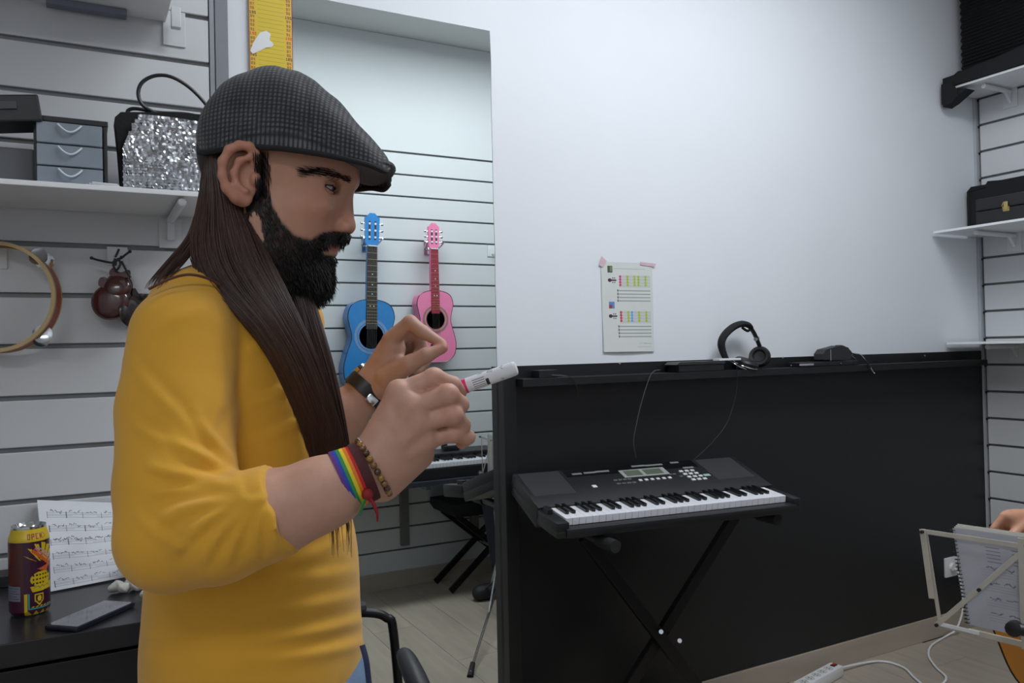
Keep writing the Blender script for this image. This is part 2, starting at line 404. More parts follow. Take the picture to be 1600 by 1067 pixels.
def slats(wall, name, size, places, m=M_slat):
    """one shared mesh; size=(lx,ly,lz)"""
    base = None
    for c in places:
        if base is None:
            base = MB().box((0, 0, 0), size, .0022).build(name, m, wall); base.data.transform(Matrix.Translation(WL[wall.name])); o = base
        else:
            o = base.copy(); COL.objects.link(o); o.parent = wall
        o.location = V3(c)-WL[wall.name]
PIT_S = .118; GR = .0115
# slatted left part of the long wall: backing then boards
struct(MB().box2((XL, -.003, .3), (.302, 0, 2.945)).build('trim_1', M_groove))
zL = 1.9877
slats(wall_back, 'slat', (.30-XL, .0100, PIT_S-GR), [((.30+XL)/2, -.0085, zL+PIT_S/2+i*PIT_S) for i in range(-14, 8)])
slats(wall_back, 'slat', (.30-XL, .0035, .003), [((.30+XL)/2, -.0048, zL-GR*.78+i*PIT_S) for i in range(-14, 8)], M_alu)
struct(MB().box2((.302, -.016, 0), (.314, 0, 2.94), .001).build('trim_2', M_alu))
struct(MB().box2((.3155, -.019, 0), (.347, 0, 2.94), .001).build('trim_3', mat('grey_edge_trim', rgb(128, 131, 136), .5, noise=.02)))
# slatted right wall
struct(MB().box2((XR+.010, YF, .1), (XR+.014, -.012, 2.94)).build('trim_4', mat('dark_groove', rgb(104, 108, 110), .5, noise=.05)))
zR = 2.1974
slats(wall_right, 'slat', (.010, -YF-.024, PIT_S-.010), [(XR+.005, (YF-.022)/2, zR+PIT_S/2+i*PIT_S) for i in range(-17, 7)])
slats(wall_right, 'groove_end', (.010, .012, .010), [(XR+.006, -.018, zR-.005+i*PIT_S) for i in range(-17, 7)], M_rubber)
struct(MB().box2((XR-.012, -.012, .09), (XR+.012, 0, 2.94), .001).box2((XR-.002, -.013, .09), (XR+.012, -.010, 2.94)).build('trim_5', mat('light_grey_trim', rgb(176, 180, 184), .5, noise=.02)))
# slatted wall behind the camera, seen in the mirror
struct(MB().box2((.94, YF-.014, .1), (XR, YF-.010, 2.4)).build('trim_6', mat('grey_groove', rgb(105, 109, 110), .5, noise=.05)))
zM = 2.3257
slats(wall_front, 'slat', (XR-.94, .010, PIT_S-.009), [((XR+.94)/2, YF-.005, zM-PIT_S/2-.0045-i*PIT_S) for i in range(0, 19)])
slats(wall_front, 'wall_board', (XR-.94, .010, CEIL-zM-.003), [((XR+.94)/2, YF-.005, (CEIL+zM)/2)])
# skirting boards
struct(MB().box2((.35, -.016, 0), (XR-.012, 0, .0885), .0015).build('baseboard_back', M_base))
struct(MB().box2((XR-.014, YF, 0), (XR, -.018, .0885), .0015).build('baseboard_right', M_base))
struct(MB().box2((.94, YF, 0), (XR-.016, YF+.014, .0885), .0015).build('baseboard_front', M_base))
# black wall cladding with a narrow ledge and an upright at its left end
ZB = 1.1975
struct(MB().box2((1.107, -.010, .0895), (XR-.013, 0, ZB), .001).build('wall_panel', M_black))
struct(MB().box2((1.107, -.046, 0), (1.150, -.0105, ZB), .0015).build('trim_7', M_black))
ledge = MB().box2((1.152, -.085, 1.136), (3.44, -.0105, 1.160), .0012).build('wall_ledge', M_black); struct(ledge)
# mirror: silvered sheet fixed to the white wall, its right edge slightly ground
mx0, mx1, mz0, mz1 = .514, 1.1085, .10, 2.214
rg = random.Random(3); edge = [(mx1-rg.uniform(0, .0030), mz0+(mz1-mz0)*i/22) for i in range(23)]
out = [(mx0, mz0)]+edge+[(mx0, mz1)]
mir = thing('wall_mirror', 'tall frameless mirror on the white wall reflecting two hanging guitars', 'mirror', ((mx0+mx1)/2, -.004, mz0))
mo = MB().prism(out, (0, -.0062, 0), (1, 0, 0), (0, 0, 1), (0, 1, 0), .0005).build('silvered_glass', M_mirror, mir)
MB().prism([(a+(.0016 if a > .8 else 0), b) for a, b in out], (0, -.0057, 0), (1, 0, 0), (0, 0, 1), (0, 1, 0), .0052).build('glass_edge', M_medge, mir)
# ceiling lamps above the frame; the passage one is made up for an added fill
def ceiling_lamp(x, y, L, label):
    r = thing('ceiling_lamp', label, 'lamp', (x, y, CEIL-.06))
    MB().box2((x-L/2-.03, y-.17, CEIL-.035), (x+L/2+.03, y+.17, CEIL), .004).build('housing', M_wpaint, r)
    MB().box2((x-L/2, y-.14, CEIL-.044), (x+L/2, y+.14, CEIL-.036), .002).build('diffuser', M_lamp, r)
ceiling_lamp(1.08, -1.05, .86, 'white ceiling light fitting over the mirror end of the room')
ceiling_lamp(2.06, -1.05, .9, 'white ceiling light fitting near the right wall shelves')
ceiling_lamp(-.9, -3.3, 1.1, 'added white fill light fitting, unseen over the entrance passage')
# ------------------------------------------------------------------ left: shelf and what stands on it
M_shelf = mat('white_shelf', rgb(230, 232, 234), .16, noise=.01)
ZS = 1.607
sh = thing('wall_shelf', 'long white glossy shelf holding drawers and a sequinned bag', 'shelf', (-.6, -.16, 1.55))
MB().box2((XL+.01, -.30, ZS-.011), (.300, -.017, ZS), .0015).build('board', M_shelf, sh)
def bracket(x, z, y1, parent, axis='y', xw=0):
    b = MB().cyl((x, -.02, z-.010), (x, y1, z-.010), .0095, seg=14).ell((x, y1, z-.010), ((.0095, 0, 0), (0, .004, 0), (0, 0, .0095)), 14, 8).build('bracket', M_wpaint, parent, smooth=True)
    MB().box2((x-.026, -.0185, z-.078), (x+.026, -.0145, z-.004), .002).box2((x-.009, -.035, z-.06), (x+.009, -.016, z-.004), .003).build('bracket_plate', M_wpaint, b)
xb = PY(266, 350, -.02)[0]
bracket(xb, ZS-.012, -.285, sh); bracket(xb-.9, ZS-.012, -.285, sh)
# upper shelf, only its underside near the wall shows
us = thing('wall_shelf', 'upper white shelf whose underside shows at the top left corner', 'shelf', (-.6, -.16, 2.05))
ZU = PY(60, 2, -.02)[2]
MB().box2((XL+.01, -.30, ZU), (.20, -.017, ZU+.011), .0015).build('board', M_shelf, us)
xu = PY(275, 30, -.06)[0]
zz = PY(270, 45, -.06)[2]
b = MB().box2((xu-.012, -.075, zz), (xu+.010, -.055, ZU+.02), .002).build('bracket', M_wpaint, us)
MB().box2((xu-.026, -.0185, PY(268, 72, -.0145)[2]), (xu+.026, -.0145, ZU+.03), .001).build('bracket_plate', M_wpaint, b)
fo = MB().box2((PY(72, 10, -.05)[0], -.06, PY(150, 19, -.05)[2]), (PY(198, 10, -.05)[0], -.03, ZU-.0005), .001).build('storage_folder', mat('blue_grey_card', rgb(118, 122, 136), .7, noise=.04))
tag(fo, 'flat blue-grey folder hanging under the upper shelf', 'folder')
# small drawer unit
M_clear = mat('frosted_plastic', rgb(146, 156, 166), .28, noise=.08, nscale=20, alpha=.72)
yd = -.23
x0, x1 = PY(57, 230, yd)[0], PY(160, 230, yd)[0]; z1 = PY(110, 192, yd)[2]; z0 = ZS+.0005
dr = thing('drawer_unit', 'small black drawer unit with three frosted plastic drawers on the shelf', 'drawers', ((x0+x1)/2, -.14, z0))
MB().box2((x0+.002, yd+.02, z0), (x1+.008, yd+.022, z1+.012)).box2((x0, yd+.012, z1+.002), (x1+.012, -.04, z1+.014), .002).box2((x1+.002, yd+.012, z0), (x1+.010, -.04, z1+.002), .002).box2((x0-.006, yd+.02, z0), (x0, -.04, z1+.002), .001).build('cabinet', M_blackp, dr)
for i in range(3):
    a, bz = z0+.001+(z1-z0)*i/3, z0+(z1-z0)*(i+1)/3-.002
    d = MB().box2((x0, yd-.002, a), (x1, yd+.010, bz), .002).build('drawer', M_clear, dr)
    xm = (x0+x1)/2; w = .022
    MB().tube([(xm-w+2*w*k/12, yd-.005-.004*math.sin(math.pi*k/12), bz-.004-.016*math.sin(math.pi*k/12)) for k in range(13)], .0022, 6).build('handle', mat('clear_lip', rgb(205, 214, 222), .2, noise=.02), d, smooth=True)
    MB().box2((xm-.03+.02*i, yd+.004, a+.006), (xm+.045, yd+.0095, a+.026), .001).build('contents', mat('slate_contents', rgb(96, 112, 128), .7, noise=.2), d)
# dark tilted box left of the drawers and a grey case below it
R = Matrix.Rotation(math.radians(-8), 3, 'Y')
c = PY(16, 184, -.19)
bx = thing('black_box', 'black box lying tilted at the left end of the shelf', 'box', (c[0]-.03, -.19, ZS+.09))
MB().box(c+np.array([-.05, 0, 0]), (.215, .10, .056), .004, R).build('body', M_blackp, bx)
MB().box(c+np.array([-.045, -.052, .006]), (.12, .004, .016), .001, R).build('handle_strip', mat('dark_grey_strip', rgb(60, 61, 64), .5, noise=.1), bx)
gc = MB().box2((PY(0, 240, -.17)[0]-.15, -.20, ZS+.0005), (PY(54, 240, -.17)[0], -.03, PY(30, 236, -.17)[2]), .004).build('grey_case', mat('grey_case', rgb(92, 94, 98), .6, noise=.05))
tag(gc, 'low grey case under the tilted black box', 'case')
# papers at the shelf edge
pa = thing('paper_stack', 'thin stack of white papers lying at the shelf edge before the bag', 'papers', (PY(160, 278, -.25)[0], -.25, ZS))
for i in range(3):
    w0, w1 = PY(134+i*3, 280, -.27)[0], PY(188-i*4, 280, -.27)[0]
    MB().box(((w0+w1)/2, -.245, ZS+.0012+.0026*i), (w1-w0, .09, .0018), 0, Matrix.Rotation(.05*i, 3, 'Z')).build('sheet', M_white, pa)
# sequinned bag: black cloth behind, scales in front
yb = -.20
bg = thing('sequin_bag', 'black handbag with a silver sequinned front and loop handles on the shelf', 'bag', (PY(255, 280, yb)[0], yb, ZS))
bo = [PY(*p, yb+.02) for p in [(190, 283), (184, 230), (179, 186), (188, 178), (215, 178), (260, 178), (322, 182), (330, 184), (330, 288), (250, 286)]]
MB().prism([(p[0], p[2] if i not in (0, 8, 9) else ZS+.0005) for i, p in enumerate(bo)], (0, yb+.004, 0), (1, 0, 0), (0, 0, 1), (0, 1, 0), .075).build('cloth_body', M_blackf, bg)
xs0, xs1 = PY(192, 240, yb-.01)[0], PY(329, 240, yb-.01)[0]; zs1 = PY(260, 184, yb-.01)[2]
def bagf(u, v):
    x = xs0+(xs1-xs0)*u; z = ZS+.001+(zs1-ZS-.001)*v
    return x, yb-.008-.016*np.sin(np.pi*u)*np.sin(np.pi*np.clip(v, .05, .9))+.004*np.sin(9*v+5*u), z
NS, MS = 44, 30
sv, sf = [], []
for j in range(MS):
    for i in range(NS):
        u, v = (i+.5+.5*(j % 2))/(NS+.5), (j+.5)/MS
        if u < .20*max(0, (v-.55)/.45)**1.2: continue
        x, y, z = bagf(u, v); r = .0037; q = RNG.normal(0, .30, 2); n = np.array([q[0], -1, q[1]]); n /= np.linalg.norm(n)
        a = np.cross(n, [0, 0, 1]); a /= np.linalg.norm(a); b2 = np.cross(a, n); k0 = len(sv)
        for k in range(6): sv.append(np.array([x, y-.002, z])+r*(a*math.cos(k*math.pi/3)+b2*math.sin(k*math.pi/3)))
        sf.append(tuple(range(k0, k0+6)))
M_seq = mat('silver_sequin', rgb(178, 180, 184), .30, metal=.9, noise=.25, nscale=25)
o = raw('sequins', sv, sf, M_seq, bg, smooth=False); o['kind'] = 'stuff'
uu, vv = np.meshgrid(np.linspace(0, 1, 30), np.linspace(0, 1, 20)); X, Y, Z = bagf(uu.ravel(), vv.ravel())
Pn = np.stack([X, Y+.001, Z], 1); Fn = [(r*30+c_, r*30+c_+1, (r+1)*30+c_+1, (r+1)*30+c_) for r in range(19) for c_ in range(29) if (c_/29) >= .17*max(0, (r/19-.55)/.45)**1.2]
raw('sequin_cloth', Pn, Fn, mat('grey_sequin_cloth', rgb(150, 152, 156), .45, metal=.4, noise=.2, nscale=60), bg)
def hp(l, y): return [PY(a, b_, y) for a, b_ in l]
MB().tube(hp([(318, 182), (326, 170), (300, 140), (270, 121), (244, 118), (223, 128), (216, 145), (222, 163), (240, 175), (258, 181)], yb+.01), .0042, 8, smooth_n=6).build('handle', M_blackp, bg, smooth=True)
MB().tube(hp([(320, 184), (290, 178), (250, 176), (215, 170), (203, 171), (200, 176), (214, 181), (235, 184)], yb+.03), .0042, 8, smooth_n=6).build('handle', M_blackp, bg, smooth=True)

# ------------------------------------------------------------------ left: tambourine, castanets
M_birch = mat('birch_rim', rgb(196, 168, 120), .45, noise=.1, nscale=30)
M_redw = mat('red_lacquer', rgb(150, 62, 48), .35, noise=.08, nscale=30)
tc = PY(-2, 465, -.055); rt = .122; ax = Vector((-.30, -.95, .04)).normalized()
tb = thing('tambourine', 'round wooden tambourine with a red rim and steel jingles hanging on the slat wall', 'tambourine', tc-np.array([0, 0, rt]))
MB().lathe([(rt-.006, -.021), (rt, -.021), (rt, .021), (rt-.006, .021), (rt-.006, -.021)], tc, ax, 64).build('rim', M_redw, tb, smooth=True)
MB().lathe([(rt-.0075, .014), (rt+.0006, .014), (rt+.0006, .0225), (rt-.0075, .0225), (rt-.0075, .014)], tc, ax, 64).build('front_hoop', M_birch, tb, smooth=True)
MB().lathe([(rt-.0075, -.0225), (rt+.0006, -.0225), (rt+.0006, -.016), (rt-.0075, -.016), (rt-.0075, -.0225)], tc, ax, 64).build('back_hoop', mat('yellow_hoop', rgb(190, 150, 50), .4, noise=.1), tb, smooth=True)
Xf, Yf, Df = frame_of(ax)
for k in range(4):
    th = math.radians(45+90*k); d = Xf*math.cos(th)+Yf*math.sin(th); tg = Df.cross(d)
    for s2 in (-1, 1):
        MB().lathe([(.003, -.0035), (.012, -.003), (.0195, -.001), (.0200, .0004), (.0120, -.0014), (.003, -.002)], V3(tc)+d*(rt+.001)+Df*.007*s2+tg*.006*s2, Df*s2+tg*.25+d*.1*s2, 20).build('jingle', M_chrome, tb, smooth=True)
    MB().cyl(V3(tc)+d*(rt-.003)-Df*.018, V3(tc)+d*(rt-.003)+Df*.018, .0016, seg=8).build('pin', M_chrome, tb)
MB().tube([PY(-8, 380, -.016), PY(-7, 384, -.05), PY(-5, 392, -.075), PY(-3, 390, -.09)], .003, 8, smooth_n=4).build('wall_hook', M_chrome, tb, smooth=True)
MB().box2((PY(-20, 383, -.015)[0], -.018, PY(0, 420, -.015)[2]), (PY(11, 383, -.015)[0], -.0136, PY(0, 384, -.015)[2]), .001).build('hook_plate', M_wpaint, tb)
M_rose = mat('rosewood', rgb(70, 28, 26), .22, noise=.3, nscale=40, coat=.5)
M_darkw = mat('dark_wood', rgb(38, 26, 28), .3, noise=.2, nscale=40, coat=.3)
def castanet(c, r, n, up, m, parent):
    n = Vector(n).normalized(); up = Vector(up); up = (up-n*up.dot(n)).normalized(); sx = up.cross(n); c = V3(c)
    g = MB()
    prof = [(.001, .0125), (r*.45, .0120), (r*.8, .0085), (r*.97, .003), (r, 0), (r*.97, -.002), (r*.3, -.002), (.001, -.002)]
    g.lathe(prof, c, n, 28)
    g.prism([(p[0]*r, p[1]*r) for p in ngon2d([(-.55, .75), (-.72, 1.12), (-.55, 1.32), (-.25, 1.15), (0, 1.05), (.25, 1.15), (.55, 1.32), (.72, 1.12), (.55, .75)], 4)], c-n*.002, sx, up, n, .009)
    return g.build('shell', m, parent, smooth=True)
ca = thing('castanets', 'cluster of dark red wooden castanets hanging by a black cord', 'castanets', PY(182, 515, -.05))
castanet(PY(184, 448, -.062), .030, (-.15, -1, .25), (.12, 0, 1), M_rose, ca)
castanet(PY(186, 446, -.040), .030, (.1, 1, .1), (.12, 0, 1), M_rose, ca)
castanet(PY(172, 472, -.060), .042, (-.35, -1, .05), (.16, 0, 1), M_rose, ca)
castanet(PY(174, 471, -.036), .042, (.2, 1, 0), (.16, 0, 1), M_darkw, ca)
castanet(PY(203, 488, -.055), .036, (.75, -.7, .1), (.45, 0, 1), M_darkw, ca)
castanet(PY(213, 484, -.045), .036, (-.75, .7, 0), (.45, 0, 1), M_darkw, ca)
g = MB()
for l in ([(143, 403), (152, 406), (166, 409), (176, 410), (181, 404)], [(203, 393), (196, 398), (190, 403), (183, 406), (180, 415)], [(186, 389), (183, 396), (180, 402)], [(190, 408), (196, 420), (204, 434)], [(180, 404), (177, 414), (182, 422), (188, 412), (184, 403)]):
    g.tube(hp(l, -.068), .0026, 8, smooth_n=5)
for p in ((143, 403), (203, 393), (190, 402)): g.ell(PY(*p, -.068), ((.004, 0, 0), (0, .004, 0), (0, 0, .004)), 10, 6)
g.build('cord', M_blackp, ca, smooth=True)
MB().box2((PY(167, 388, -.015)[0], -.0185, PY(180, 414, -.015)[2]), (PY(199, 388, -.015)[0], -.0136, PY(180, 386, -.015)[2]), .001).build('hook_plate', M_wpaint, ca)
MB().tube(hp([(181, 396), (179, 402), (182, 411)], -.045), .0035, 8, smooth_n=3).build('wall_hook', M_wpaint, ca, smooth=True)

# ------------------------------------------------------------------ left: desk with can, sheet, phone
ZD = .754
dk = thing('desk', 'black desk under the slat wall with a drawer below its top', 'desk', (-.5, -.26, 0))
MB().box2((XL+.02, -.50, ZD-.042), (.165, -.018, ZD), .002).build('desk_top', mat('black_desk', rgb(30, 28, 31), .30, noise=.12, nscale=60), dk)
M_deskf = mat('black_desk_front', rgb(17, 16, 19), .45, noise=.1, nscale=50)
MB().box2((.125, -.48, 0), (.160, -.03, ZD-.0425), .001).box2((XL+.03, -.48, 0), (XL+.065, -.03, ZD-.0425), .001).box2((XL+.07, -.05, .2), (.12, -.03, ZD-.0425), .001).build('side_panels', M_deskf, dk)
d = MB().box2((-.52, -.494, .52), (.12, -.474, ZD-.05), .0015).build('drawer', M_deskf, dk)
d = MB().box2((-1.40, -.494, .52), (-.53, -.474, ZD-.05), .0015).build('drawer', M_deskf, dk)
fb = MB().box2((XL+.2, -.09, ZD+.0003), (PY(33, 890, -.05)[0], -.025, ZD+.026), .002).build('flat_box', M_blackp)
tag(fb, 'flat black box lying at the back of the desk behind the can', 'box')
# drink can
cc = PZ(47, 957, ZD); cr, chh = .0355, .172
S2 = (cr, chh)
can = thing('drink_can', 'tall purple and yellow drink can standing on the desk', 'can', cc)
ras = Ras(240, 150, rgb(66, 22, 44))
YEL, ORG, PUR, LIL = rgb(206, 176, 22), rgb(196, 92, 40), rgb(70, 30, 90), rgb(150, 130, 190)
ras.rect(0, 0, 240, 22, YEL)
# the side towards the room: u .. column 60 faces the camera
ras.rect(8, 26, 58, 118, rgb(78, 32, 30)); ras.rect(20, 32, 42, 60, rgb(96, 44, 34)); ras.rect(20, 66, 44, 96, rgb(92, 40, 32))
ras.rect(14, 98, 52, 124, rgb(120, 122, 136))
for k in range(5): ras.line(17, 101+4.6*k, 48-5*(k % 2), 101+4.6*k, 1, rgb(60, 60, 70))
ras.rect(58, 22, 140, 150, rgb(58, 18, 46))
for k in range(7):
    a = -1.1+k*.42; ras.poly([(92+8*math.sin(a), 62-8*math.cos(a)), (92+34*math.sin(a)-5, 60-36*math.cos(a)), (92+38*math.sin(a)+5, 62-36*math.cos(a)), (96+8*math.sin(a), 64-8*math.cos(a))], YEL)
ras.line(76, 38, 112, 66, 6, ORG); ras.line(80, 34, 118, 62, 3, rgb(190, 100, 130)); ras.line(84, 31, 122, 58, 2, LIL)
ras.poly([(84, 70), (112, 64), (104, 78)], ORG)
ras.disc(92, 88, 22, YEL, 13)
for k in range(16): ras.disc(76+(k % 6)*6.4, 81+(k//6)*7, 1.9, rgb(40, 16, 30))
ras.poly([(70, 100), (120, 96), (120, 108), (74, 110)], YEL); ras.scribble(76, 99, 38, 8, rgb(40, 90, 110), 9)
ras.rect(66, 112, 69, 140, rgb(60, 150, 150)); ras.rect(66, 138, 126, 140, rgb(60, 150, 150)); ras.rect(59, 112, 65, 150, YEL)
ras.poly([(78, 114), (96, 114), (96, 126), (87, 134), (78, 126)], YEL); ras.poly([(80, 116), (94, 116), (94, 125), (87, 131), (80, 125)], rgb(80, 30, 44)); ras.disc(87, 122, 4, YEL, 5)
for k in range(6): ras.line(72+8*k, 136, 77+8*k, 135, 1.4, YEL)
for k in range(5): ras.poly([(60+14*k, 150), (66+14*k, 142), (74+14*k, 150)], YEL)
ras.text('OPEN>', 66, 8, 2, rgb(150, 70, 60))
ras.rect(140, 22, 240, 150, rgb(58, 18, 46))
for k in range(6): ras.poly([(146+15*k, 110), (152+15*k, 60+6*(k % 3)), (160+15*k, 108)], YEL)
view = CAM-cc; a0 = math.atan2(view[1], view[0])-math.radians(90)
def canf(u, v):
    th = a0-math.radians(14)+2*np.pi*u; zz = chh*(.975-.955*v)
    r = cr*np.interp(v, [0, .05, .11, .13, .96, 1.], [.84, .90, .985, 1, 1, .90])
    return np.stack([cc[0]+r*np.cos(th), cc[1]+r*np.sin(th), cc[2]+zz], 1)
sheet('printed_body', canf, ras, mat('can_print', (.5, .5, .5), .28, attr='Col', noise=.03, spec=.6), can)
MB().lathe([(cr*.3, -.006), (cr*.72, -.004), (cr*.78, -.001), (cr*.84, .0035), (cr*.855, .001), (cr*.84, -.004)], cc+np.array([0, 0, chh*.98]), (0, 0, 1), 40).build('lid', M_chrome, can, smooth=True)
MB().lathe([(cr*.70, .002), (cr*.80, 0), (cr*.90, .005)], cc, (0, 0, 1), 40).build('base_rim', M_chrome, can, smooth=True)
MB().tube([cc+np.array([.012*math.cos(t), .008*math.sin(t), chh*.98+.0005]) for t in np.linspace(0, 2*math.pi, 17)[:-1]], .0022, 6, closed=True).build('pull_tab', M_chrome, can, smooth=True)
# handwritten sheet leaning on the wall
ras = Ras(190, 150, rgb(214, 216, 222)); ink = rgb(70, 72, 82)
for r_ in range(6):
    y = 20+23*r_
    for k in range(4): ras.line(14, y+2.6*k, 186-26*(r_ > 1), y+2.6*k+.8, .8, rgb(130, 133, 142), .55)
    for k in range(6):
        x = 14+31*k+random.uniform(-2, 2); ras.line(x, y-1, x, y+9, 1.2, ink, .8)
        for q in range(3): ras.scribble(x+6+7*q, y-5+random.uniform(-1, 4), 5, 5, ink, 3)
for k in range(9): ras.scribble(20+18*k, 62, 13, 5, ink, 5)
TL, TR, BL, BR = PY(58, 781, -.022), PY(225, 787, -.022), PZ(75, 925, ZD+.004), PZ(240, 893, ZD+.004)
def shf(u, v):
    U_, V_ = u[:, None], v[:, None]; P = TL*(1-U_)*(1-V_)+TR*U_*(1-V_)+BL*(1-U_)*V_+BR*U_*V_
    P[:, 1] -= .018*np.sin(np.pi*v)*(1+.5*np.sin(3*u))+.004*np.sin(14*u+4*v)*(v > .02)*(v < .98)*(1-abs(2*v-1)); return P
sp = sheet('music_sheet', shf, ras, mat('paper_print', (.7, .7, .7), .8, attr='Col', noise=.02, bump=.1, bscale=30))
tag(sp, 'creased handwritten music sheet leaning on the wall behind the can', 'sheet')
# phone
pc = [PZ(78, 972, ZD+.010), PZ(128, 980, ZD+.010), PZ(209, 944, ZD+.010), PZ(152, 936, ZD+.010)]
ctr = sum(pc)/4; e1 = (pc[2]-pc[1]); e2 = (pc[0]-pc[1]); e1[2] = 0; L1 = .150; e1 /= np.linalg.norm(e1); e2 = np.array([-e1[1], e1[0], 0])
R = Matrix((tuple(e1), tuple(e2), (0, 0, 1))).transposed()
ph = thing('mobile_phone', 'black smartphone lying face up on the desk', 'phone', (ctr[0], ctr[1], ZD))
MB().box((ctr[0], ctr[1], ZD+.0048), (L1, .072, .0085), .003, R).build('case', mat('dark_phone_case', rgb(24, 24, 40), .3, noise=.05), ph, smooth=True)
MB().box((ctr[0], ctr[1], ZD+.0094), (L1-.008, .066, .0006), 0, R).build('screen', mat('phone_glass', rgb(40, 42, 46), .08, noise=.03, coat=.6), ph)
# small white crumpled bits and a brown pouch beside the sheet
def crumple(name, px, py, s, label, m, lift=.0):
    c = PZ(px, py, ZD); f = SDF(c-s*1.7, c+s*1.7+np.array([0, 0, s]), s/14)
    f.ell(c+np.array([0, 0, s*.55]), ((s, 0, .1*s), (.1*s, s*.75, 0), (0, 0, s*.55)), 0)
    ph_ = RNG.uniform(0, 6, 6)
    f.warp(lambda X, Y, Z, F: .16*s*(np.abs(np.sin(X/s*2.3+ph_[0]+Z/s*1.7))+np.abs(np.sin(Y/s*2.7+ph_[1]-X/s*1.3))-1.0))
    f.cut(c+np.array([0, 0, .0004]), (0, 0, -1), .001)
    V, F = f.mesh(); o = link_mesh(name, np_mesh(name, V, F, False), m); tag(o, label, 'paper', 'crumpled scraps on the desk'); return o
M_scrap = mat('offwhite_scrap', rgb(188, 186, 180), .8, noise=.1, nscale=50)
crumple('paper_scrap', 188, 926, .022, 'small crumpled white scrap left of the pile by the phone', M_scrap)
crumple('paper_scrap', 213, 922, .024, 'larger crumpled white scrap in the pile right of the phone', M_scrap)
crumple('paper_scrap', 234, 934, .018, 'small rounded white scrap nearest the yellow sleeve on the desk', M_scrap)
pcn = PZ(228, 910, ZD)
g = SDF(pcn-.08, pcn+np.array([.1, .08, .14]), .004)
g.ell(pcn+np.array([.01, .02, .045]), ((.030, 0, .014), (0, .024, 0), (-.010, 0, .048)), 0).cut(pcn+np.array([0, 0, .0005]), (0, 0, -1))
V, F = g.mesh(); pu = thing('wooden_rattle', 'dark brown rattle with a thin wire leaning beside the music sheet', 'rattle', pcn)
link_mesh('body', np_mesh('body', V, F), M_rose, pu)
MB().tube([PD(206, 868, 2.0), PD(214, 872, 1.98), PD(201, 884, 1.99), PD(197, 898, 1.99)], .0009, 6, smooth_n=5).build('wire', M_chrome, pu, smooth=True)

# ------------------------------------------------------------------ height chart and poster
xa, xc = PY(389, 60, -.003)[0], PY(455.5, 60, -.003)[0]
zt, zb = 2.28, 1.35
hc = thing('height_chart', 'long yellow height measuring chart with numbers down both edges', 'chart', ((xa+xc)/2, -.003, zb))
H = 620; Wd = 76; ras = Ras(Wd, H, rgb(214, 186, 34)); ras.rect(0, 0, 12, H, rgb(222, 176, 40)); ras.rect(64, 0, 76, H, rgb(222, 176, 40)); ras.rect(0, 0, 1, H, rgb(230, 140, 90)); ras.rect(75, 0, 76, H, rgb(230, 140, 90))
z_ref = PY(455, 63, -.003)[2]; step = (PY(455, 31, -.003)[2]-PY(455, 96, -.003)[2])/10
for n_ in range(100, 215):
    z = z_ref+(n_-190)*step
    if z > zt-.006 or z < zb+.01: continue
    y = (zt-z)/(zt-zb)*H; ras.line(15, y, 61, y, 1, rgb(150, 128, 20), .55)
    t5 = n_ % 10 == 5; t0 = n_ % 10 == 0; cl = rgb(40, 30, 20) if t5 else (rgb(205, 70, 40) if t0 else rgb(120, 84, 30)); tx = str(n_) if (t0 or t5) else str(n_ % 100).zfill(2)
    for x in ((2, 66) if not (t0 or t5) else (1, 64)): ras.text(tx, x, y-2.5, 1, cl)
sheet('printed_strip', flat_fn((xa, -.0095, zt), (xc, -.0095, zt), (xa, -.0095, zb)), ras, mat('chart_print', (.6, .5, .1), .5, attr='Col', noise=.03, nscale=12), hc, .0012, (0, -1, 0))
tp = [(391, 79), (396, 66), (406, 51), (416, 48), (423, 53), (421, 62), (428, 69), (424, 74), (416, 74), (405, 80), (395, 84)]
o = PY(408, 66, -.0112)
MB().prism([(PY(a, b_, -.0112)[0], PY(a, b_, -.0112)[2]) for a, b_ in tp], (0, -.0112, 0), (1, 0, 0), (0, 0, 1), (0, 1, 0), .0014).build('torn_sticker', M_white, hc)
# poster with ukulele chord charts
q = [PY(939, 409, -.003), PY(1019, 411, -.003), PY(943, 550, -.003), PY(1022, 549, -.003)]
ras = Ras(168, 290, rgb(208, 211, 208)); gl = rgb(150, 152, 152); PK, GN, BLU = rgb(206, 60, 110), rgb(164, 186, 40), rgb(96, 160, 220)
ras.rect(20, 12, 36, 34, rgb(70, 86, 40)); ras.rect(28, 14, 34, 30, rgb(120, 124, 120)); ras.line(40, 20, 140, 21, 2, gl, .6)
def uke(y): ras.disc(26, y, 6, rgb(70, 40, 46)); ras.rect(28, y-2, 48, y+3, rgb(70, 40, 46)); [ras.disc(36+6*a, y-7+14*b_, 2, rgb(50, 40, 46)) for a in range(2) for b_ in range(2)]
for k, (y0, c1, ex) in enumerate(((42, PK, (1, 0)), (158, rgb(196, 60, 70), (0, 1)))):
    ras.rect(56, y0, 160, y0+40, rgb(196, 198, 198)); uke(y0+16)
    for r_ in range(4): ras.line(56, y0+4+10*r_, 160, y0+4+10*r_, 1, gl, .6)
    cols = [(60, c1), (84, GN), (107 if k == 0 else 96, GN if k == 0 else BLU), (120, GN), (144, GN)]
    for x, cl in cols:
        for r_ in range(4): ras.disc(x, y0+4+9*r_, 4, cl, 4.5)
    for r_ in range(4):
        y = y0+48+11*r_; ras.rect(52, y, 160, y+4, rgb(140, 143, 146), .8); ras.rect(50, y-2, 53, y+5, rgb(60, 62, 66))
    ras.line(52, y0+48, 52, y0+84, 1, rgb(90, 92, 96))
ras.rect(22, 128, 40, 150, rgb(90, 130, 190)); ras.rect(22, 138, 32, 150, rgb(150, 60, 60)); ras.line(116, 262, 160, 263, 1.2, gl); ras.line(110, 274, 156, 274, 1.2, gl)
